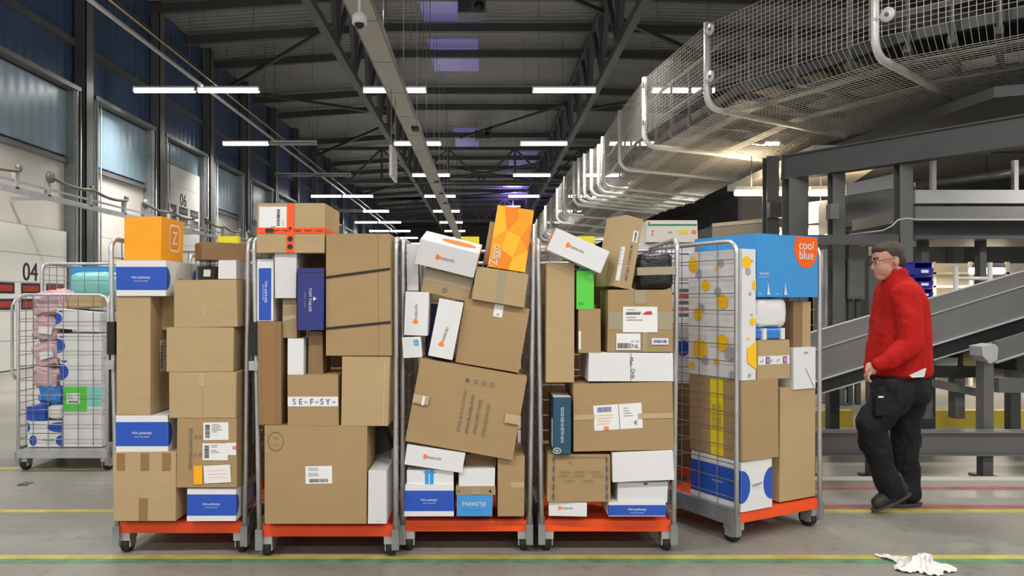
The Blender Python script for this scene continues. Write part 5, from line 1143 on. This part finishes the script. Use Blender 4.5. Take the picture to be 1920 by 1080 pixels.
# ------------------------------------------------------------------ the man in red
def blob(name, parts, k, voxel, smooth=6, parent=None, disp=0, dscale=.12):
    """union of tapered limbs and ellipsoids, remeshed to one continuous skin"""
    q = MB()
    for it in parts:
        if it[0] == 'limb':
            pts = it[1]
            for i, (p, r) in enumerate(pts):
                q.ball(p, (r, r, r), k, None, 16, 10)
            for (p, r), (p2, r2) in zip(pts, pts[1:]): q.tube([p, p2], r, k, 16, True, [r, r2])
        elif it[0] == 'loft':
            nn = 32; vs = []; fs = []
            for c, rx, ry in it[1]:
                for j in range(nn):
                    ca, sa = math.cos(2 * math.pi * j / nn), math.sin(2 * math.pi * j / nn)
                    vs.append(c + Vector((rx * math.copysign(abs(ca) ** .85, ca), ry * math.copysign(abs(sa) ** .85, sa), 0)))
            for i in range(len(it[1]) - 1):
                for j in range(nn): fs.append((i * nn + j, i * nn + (j + 1) % nn, (i + 1) * nn + (j + 1) % nn, (i + 1) * nn + j))
            fs += [tuple(range(nn - 1, -1, -1)), tuple((len(it[1]) - 1) * nn + j for j in range(nn))]
            q.add(vs, fs, k)
        else:
            q.ball(it[1], it[2], k, it[3] if len(it) > 3 else None, 20, 14)
    tmp = q.obj('tmp')
    m = tmp.modifiers.new('r', 'REMESH'); m.mode = 'VOXEL'; m.voxel_size = voxel; m.use_smooth_shade = True
    s = tmp.modifiers.new('s', 'SMOOTH'); s.iterations = smooth; s.factor = .5
    bpy.context.view_layer.update()
    me = bpy.data.meshes.new_from_object(tmp.evaluated_get(bpy.context.evaluated_depsgraph_get()))
    bpy.data.objects.remove(tmp); me.name = name
    me.materials.clear(); me.materials.append(MATS[k])
    if disp:
        for v in me.vertices:
            c = Vector((v.co.x / dscale, v.co.y / dscale, v.co.z / dscale * .55))
            v.co += v.normal * disp * (noise.noise(c) + .5 * abs(noise.noise(c * 2.3)))
    for po in me.polygons: po.use_smooth = True
    o = bpy.data.objects.new(name, me); COL.objects.link(o)
    if parent: o.parent = parent; o.matrix_parent_inverse = parent.matrix_world.inverted()
    return o

def build_man():
    Yc = 5.0
    def Q(x, y, dy=0): return P(x, y, Yc + dy)
    n, fa = -.11, .06      # near (left) and far side
    hd = Q(1663, 489)
    Rh = Matrix.Rotation(R(-13), 4, 'Y')       # head bowed a little
    def H(x, y, z): return hd + (Rh.to_3x3() @ Vector((x, y, z)))
    body = [
        ('ell', H(.012, 0, .025), (.100, .076, .098), Rh), ('ell', H(-.030, 0, -.035), (.070, .062, .088), Rh), ('ell', H(-.062, 0, -.095), (.036, .034, .030), Rh),
        ('ell', H(-.098, 0, -.030), (.020, .013, .017)), ('limb', [(H(-.088, 0, .012), .011), (H(-.104, 0, -.030), .013)]),
        ('ell', H(-.072, -.028, .022), (.026, .024, .012), Rh), ('ell', H(-.072, .028, .022), (.026, .024, .012), Rh), ('ell', H(-.089, 0, -.062), (.014, .024, .006)), ('ell', H(-.088, 0, -.074), (.013, .020, .006)),
        ('ell', H(.020, -.078, -.015), (.018, .010, .032)), ('ell', H(.020, .078, -.015), (.018, .010, .032)),
        ('limb', [(H(.022, 0, -.06), .058), (Q(1682, 528), .064)]),
        ('ell', Q(1688, 578), (.105, .18, .15)), ('ell', Q(1684, 650), (.135, .165, .16)), ('ell', Q(1690, 715), (.125, .165, .11)),
        ('limb', [(Q(1694, 558, -.16), .058), (Q(1706, 640, -.23), .046), (Q(1655, 681, -.212), .034), (Q(1640, 688, -.195), .028)]),
        ('limb', [(Q(1690, 555, .19), .062), (Q(1692, 640, .23), .048), (Q(1694, 700, .22), .032), (Q(1694, 712, .22), .026)]),
        ('limb', [(Q(1680, 730, n), .085), (Q(1628, 800, n), .06), (Q(1672, 915, n), .04)]), ('limb', [(Q(1700, 730, fa), .085), (Q(1700, 830, fa), .058), (Q(1708, 925, fa), .04)]),
    ]
    # near hand: palm, thumb and four curled fingers
    pc = Q(1633, 691, -.19)
    body.append(('ell', pc, (.034, .026, .044), Matrix.Rotation(R(-35), 4, 'Y')))
    for i, (oy, ln) in enumerate(((-.020, .92), (-.007, 1.0), (.006, .94), (.018, .78))):
        b = pc + Vector((-.012, oy * .9, -.026)); m1 = b + Vector((-.020 * ln, oy * .2, -.022 * ln)); m2 = m1 + Vector((.004, 0, -.026 * ln)); m3 = m2 + Vector((.018 * ln, 0, -.012 * ln))
        body.append(('limb', [(b, .0105), (m1, .010), (m2, .0092), (m3, .008)]))
    b = pc + Vector((-.020, -.012, .012)); body.append(('limb', [(b, .012), (b + Vector((-.022, -.012, -.020)), .0105), (b + Vector((-.018, -.012, -.046)), .009)]))
    pc2 = Q(1694, 722, .22); body.append(('ell', pc2, (.028, .022, .04)))
    for i in range(4):
        b = pc2 + Vector((-.018 + .012 * i, 0, -.03)); body.append(('limb', [(b, .0095), (b + Vector((-.008, -.006, -.03)), .009), (b + Vector((-.004, -.018, -.05)), .008)]))
    man = blob('person', body, 'skin', .0055, 4)
    tag(man, 'man in a red fleece jacket and black work trousers walking left', 'person')
    # jacket
    def ring(x, y, rx, ry, dy=0): return (Q(x, y, dy), rx, ry)
    jk = [
        ('loft', [ring(1678, 505, .060, .066), ring(1680, 518, .070, .078), ring(1684, 529, .095, .135), ring(1687, 542, .116, .190), ring(1688, 565, .130, .212), ring(1687, 595, .148, .212), ring(1685, 630, .170, .208), ring(1684, 660, .186, .206), ring(1684, 684, .195, .206), ring(1684, 698, .192, .202), ring(1684, 704, .18, .19)]),
        ('limb', [(Q(1696, 553, -.165), .080), (Q(1703, 590, -.205), .079), (Q(1709, 640, -.235), .074), (Q(1703, 652, -.238), .071), (Q(1672, 672, -.232), .060), (Q(1649, 683, -.215), .047)]),
        ('limb', [(Q(1690, 553, .165), .080), (Q(1694, 640, .23), .070), (Q(1694, 698, .23), .048)]),
    ]
    blob('jacket', jk, 'fleece', .009, 7, man, .016, .085)
    # shirt tail showing under the hem
    c = MB(); c.prism([Q(1706, 704, -.238), Q(1737, 690, -.20), Q(1733, 707, -.20), Q(1711, 708, -.235)], (0, .012, 0), 'white'); c.obj('shirt_hem').parent = man
    # trousers
    tr = [
        ('loft', [ring(1686, 694, .165, .175), ring(1687, 712, .170, .182), ring(1690, 735, .165, .18), ring(1691, 752, .14, .16)]),
        ('limb', [(Q(1678, 735, n + .01), .128), (Q(1655, 768, n), .110), (Q(1632, 797, n), .092), (Q(1636, 820, n), .088), (Q(1650, 860, n), .080), (Q(1664, 900, n), .075), (Q(1670, 918, n), .073)]),
        ('limb', [(Q(1698, 735, fa - .01), .128), (Q(1697, 790, fa), .102), (Q(1698, 840, fa), .088), (Q(1700, 900, fa), .078), (Q(1702, 922, fa), .076)]),
    ]
    blob('trousers', tr, 'trousers', .010, 4, man, .022, .075)
    q = MB(); c_ = Q(1650, 756, n - .112); q.box(c_.x - .03, c_.y - .004, c_.z - .08, c_.x + .07, c_.y + .04, c_.z + .05, 'trousers'); q.box(c_.x - .015, c_.y - .008, c_.z + .035, c_.x + .02, c_.y - .004, c_.z + .046, 'label'); o = q.obj('cargo_pocket'); o.parent = man; bevel(o, .008)
    # shoes
    for dy, heel, toe in ((n, Q(1690, 922, n), Q(1644, 943, n)), (fa, Q(1714, 935, fa), Q(1668, 936, fa))):
        d = (toe - heel)
        sh = [('limb', [(heel + Vector((-.005, 0, .022)), .048), (heel + d * .5 + Vector((0, 0, .016)), .052), (heel + d * .95 + Vector((0, 0, -.002)), .043)]), ('limb', [(heel + Vector((-.025, 0, .03)), .054), (heel + Vector((-.045, 0, .085)), .052)]), ('limb', [(heel + Vector((-.06, 0, .06)), .048), (heel + d * .6 + Vector((0, 0, .02)), .05)])]
        s_ = blob('shoe', sh, 'shoe', .006, 5, man)
        q = MB(); u = d.normalized(); sd = Vector((0, 1, 0)); nn = sd.cross(u)
        if nn.z < 0: nn = -nn
        outline = []
        for j in range(24):
            a = 2 * math.pi * j / 24; ln = d.length / 2 + .054
            outline.append(heel + d * .5 - nn * .042 + u * math.cos(a) * ln + sd * math.sin(a) * (.046 + .006 * math.cos(a)))
        q.prism(outline, nn * .018, 'sole'); so = q.obj('sole'); so.parent = s_; so.matrix_parent_inverse = s_.matrix_world.inverted()
    # hair, glasses, brow, eyes, mouth
    hr = [('ell', H(.030, 0, .045), (.092, .080, .086), Rh), ('ell', H(.058, 0, .00), (.060, .074, .075), Rh), ('ell', H(-.025, 0, .085), (.055, .062, .038), Rh)]
    hobj = blob('hair', hr, 'hair', .006, 4, man, .004, .03)
    q = MB()
    for s in (-1, 1):
        pts = [H(-.098, s * .034, .012) + Vector((0, s * .026 * math.cos(2 * math.pi * j / 16), .019 * math.sin(2 * math.pi * j / 16))) for j in range(17)]
        q.tube(pts, .0014, 'ink', 6); q.tube([H(-.096, s * .060, .016), H(-.05, s * .080, .016), H(.02, s * .084, .012)], .0015, 'ink', 6)
    q.tube([H(-.100, -.010, .014), H(-.102, .010, .014)], .0024, 'ink', 6); g = q.obj('glasses'); g.parent = man
    q = MB()
    for s in (-1, 1): q.ball(H(-.082, s * .030, .008), (.010, .012, .010), 'white'); q.ball(H(-.090, s * .030, .007), (.004, .006, .006), 'ink')
    q.obj('eye').parent = man
    q = MB()
    for s in (-1, 1): q.tube([H(-.094, s * .014, .034), H(-.090, s * .034, .038), H(-.076, s * .052, .032)], .005, 'hair', 6)
    q.obj('eyebrow').parent = man
build_man()

# ------------------------------------------------------------------ litter
def crumple(name, label, c, s, seed, k='plastic'):
    rr = random.Random(seed); q = MB(); n, m = 22, 12
    vs = []
    for i in range(m + 1):
        for j in range(n + 1):
            u, v = j / n - .5, i / m - .5; r = math.hypot(u, v)
            z = max(0, .35 - r) * s[2] * (1.1 + .9 * math.sin(9 * u + seed) * math.cos(11 * v)) + rr.uniform(0, .16) * s[2]
            e = 1 + .25 * math.sin(5 * math.atan2(v, u) + seed)
            vs.append((u * s[0] * e, v * s[1] * e, z + .003))
    for i in range(m):
        for j in range(n):
            q.add([vs[i * (n + 1) + j], vs[i * (n + 1) + j + 1], vs[(i + 1) * (n + 1) + j + 1], vs[(i + 1) * (n + 1) + j]], [(0, 1, 2, 3)], k)
    o = q.obj(name, None, Matrix.Translation(Vector(c))); sl = o.modifiers.new('s', 'SOLIDIFY'); sl.thickness = .001; tag(o, label, 'litter'); return o
g = F * CH / (1062 - VY)
crumple('plastic_scrap', 'crumpled white plastic scrap on the floor at the lower right', ((1724 - VX) * g / F, g, 0), (.26, .26, .10), 3)
g = F * CH / (908 - VY)
crumple('paper_scrap', 'small grey scrap on the floor below the low trolley', ((46 - VX) * g / F, g, 0), (.07, .09, .03), 5, 'softink')
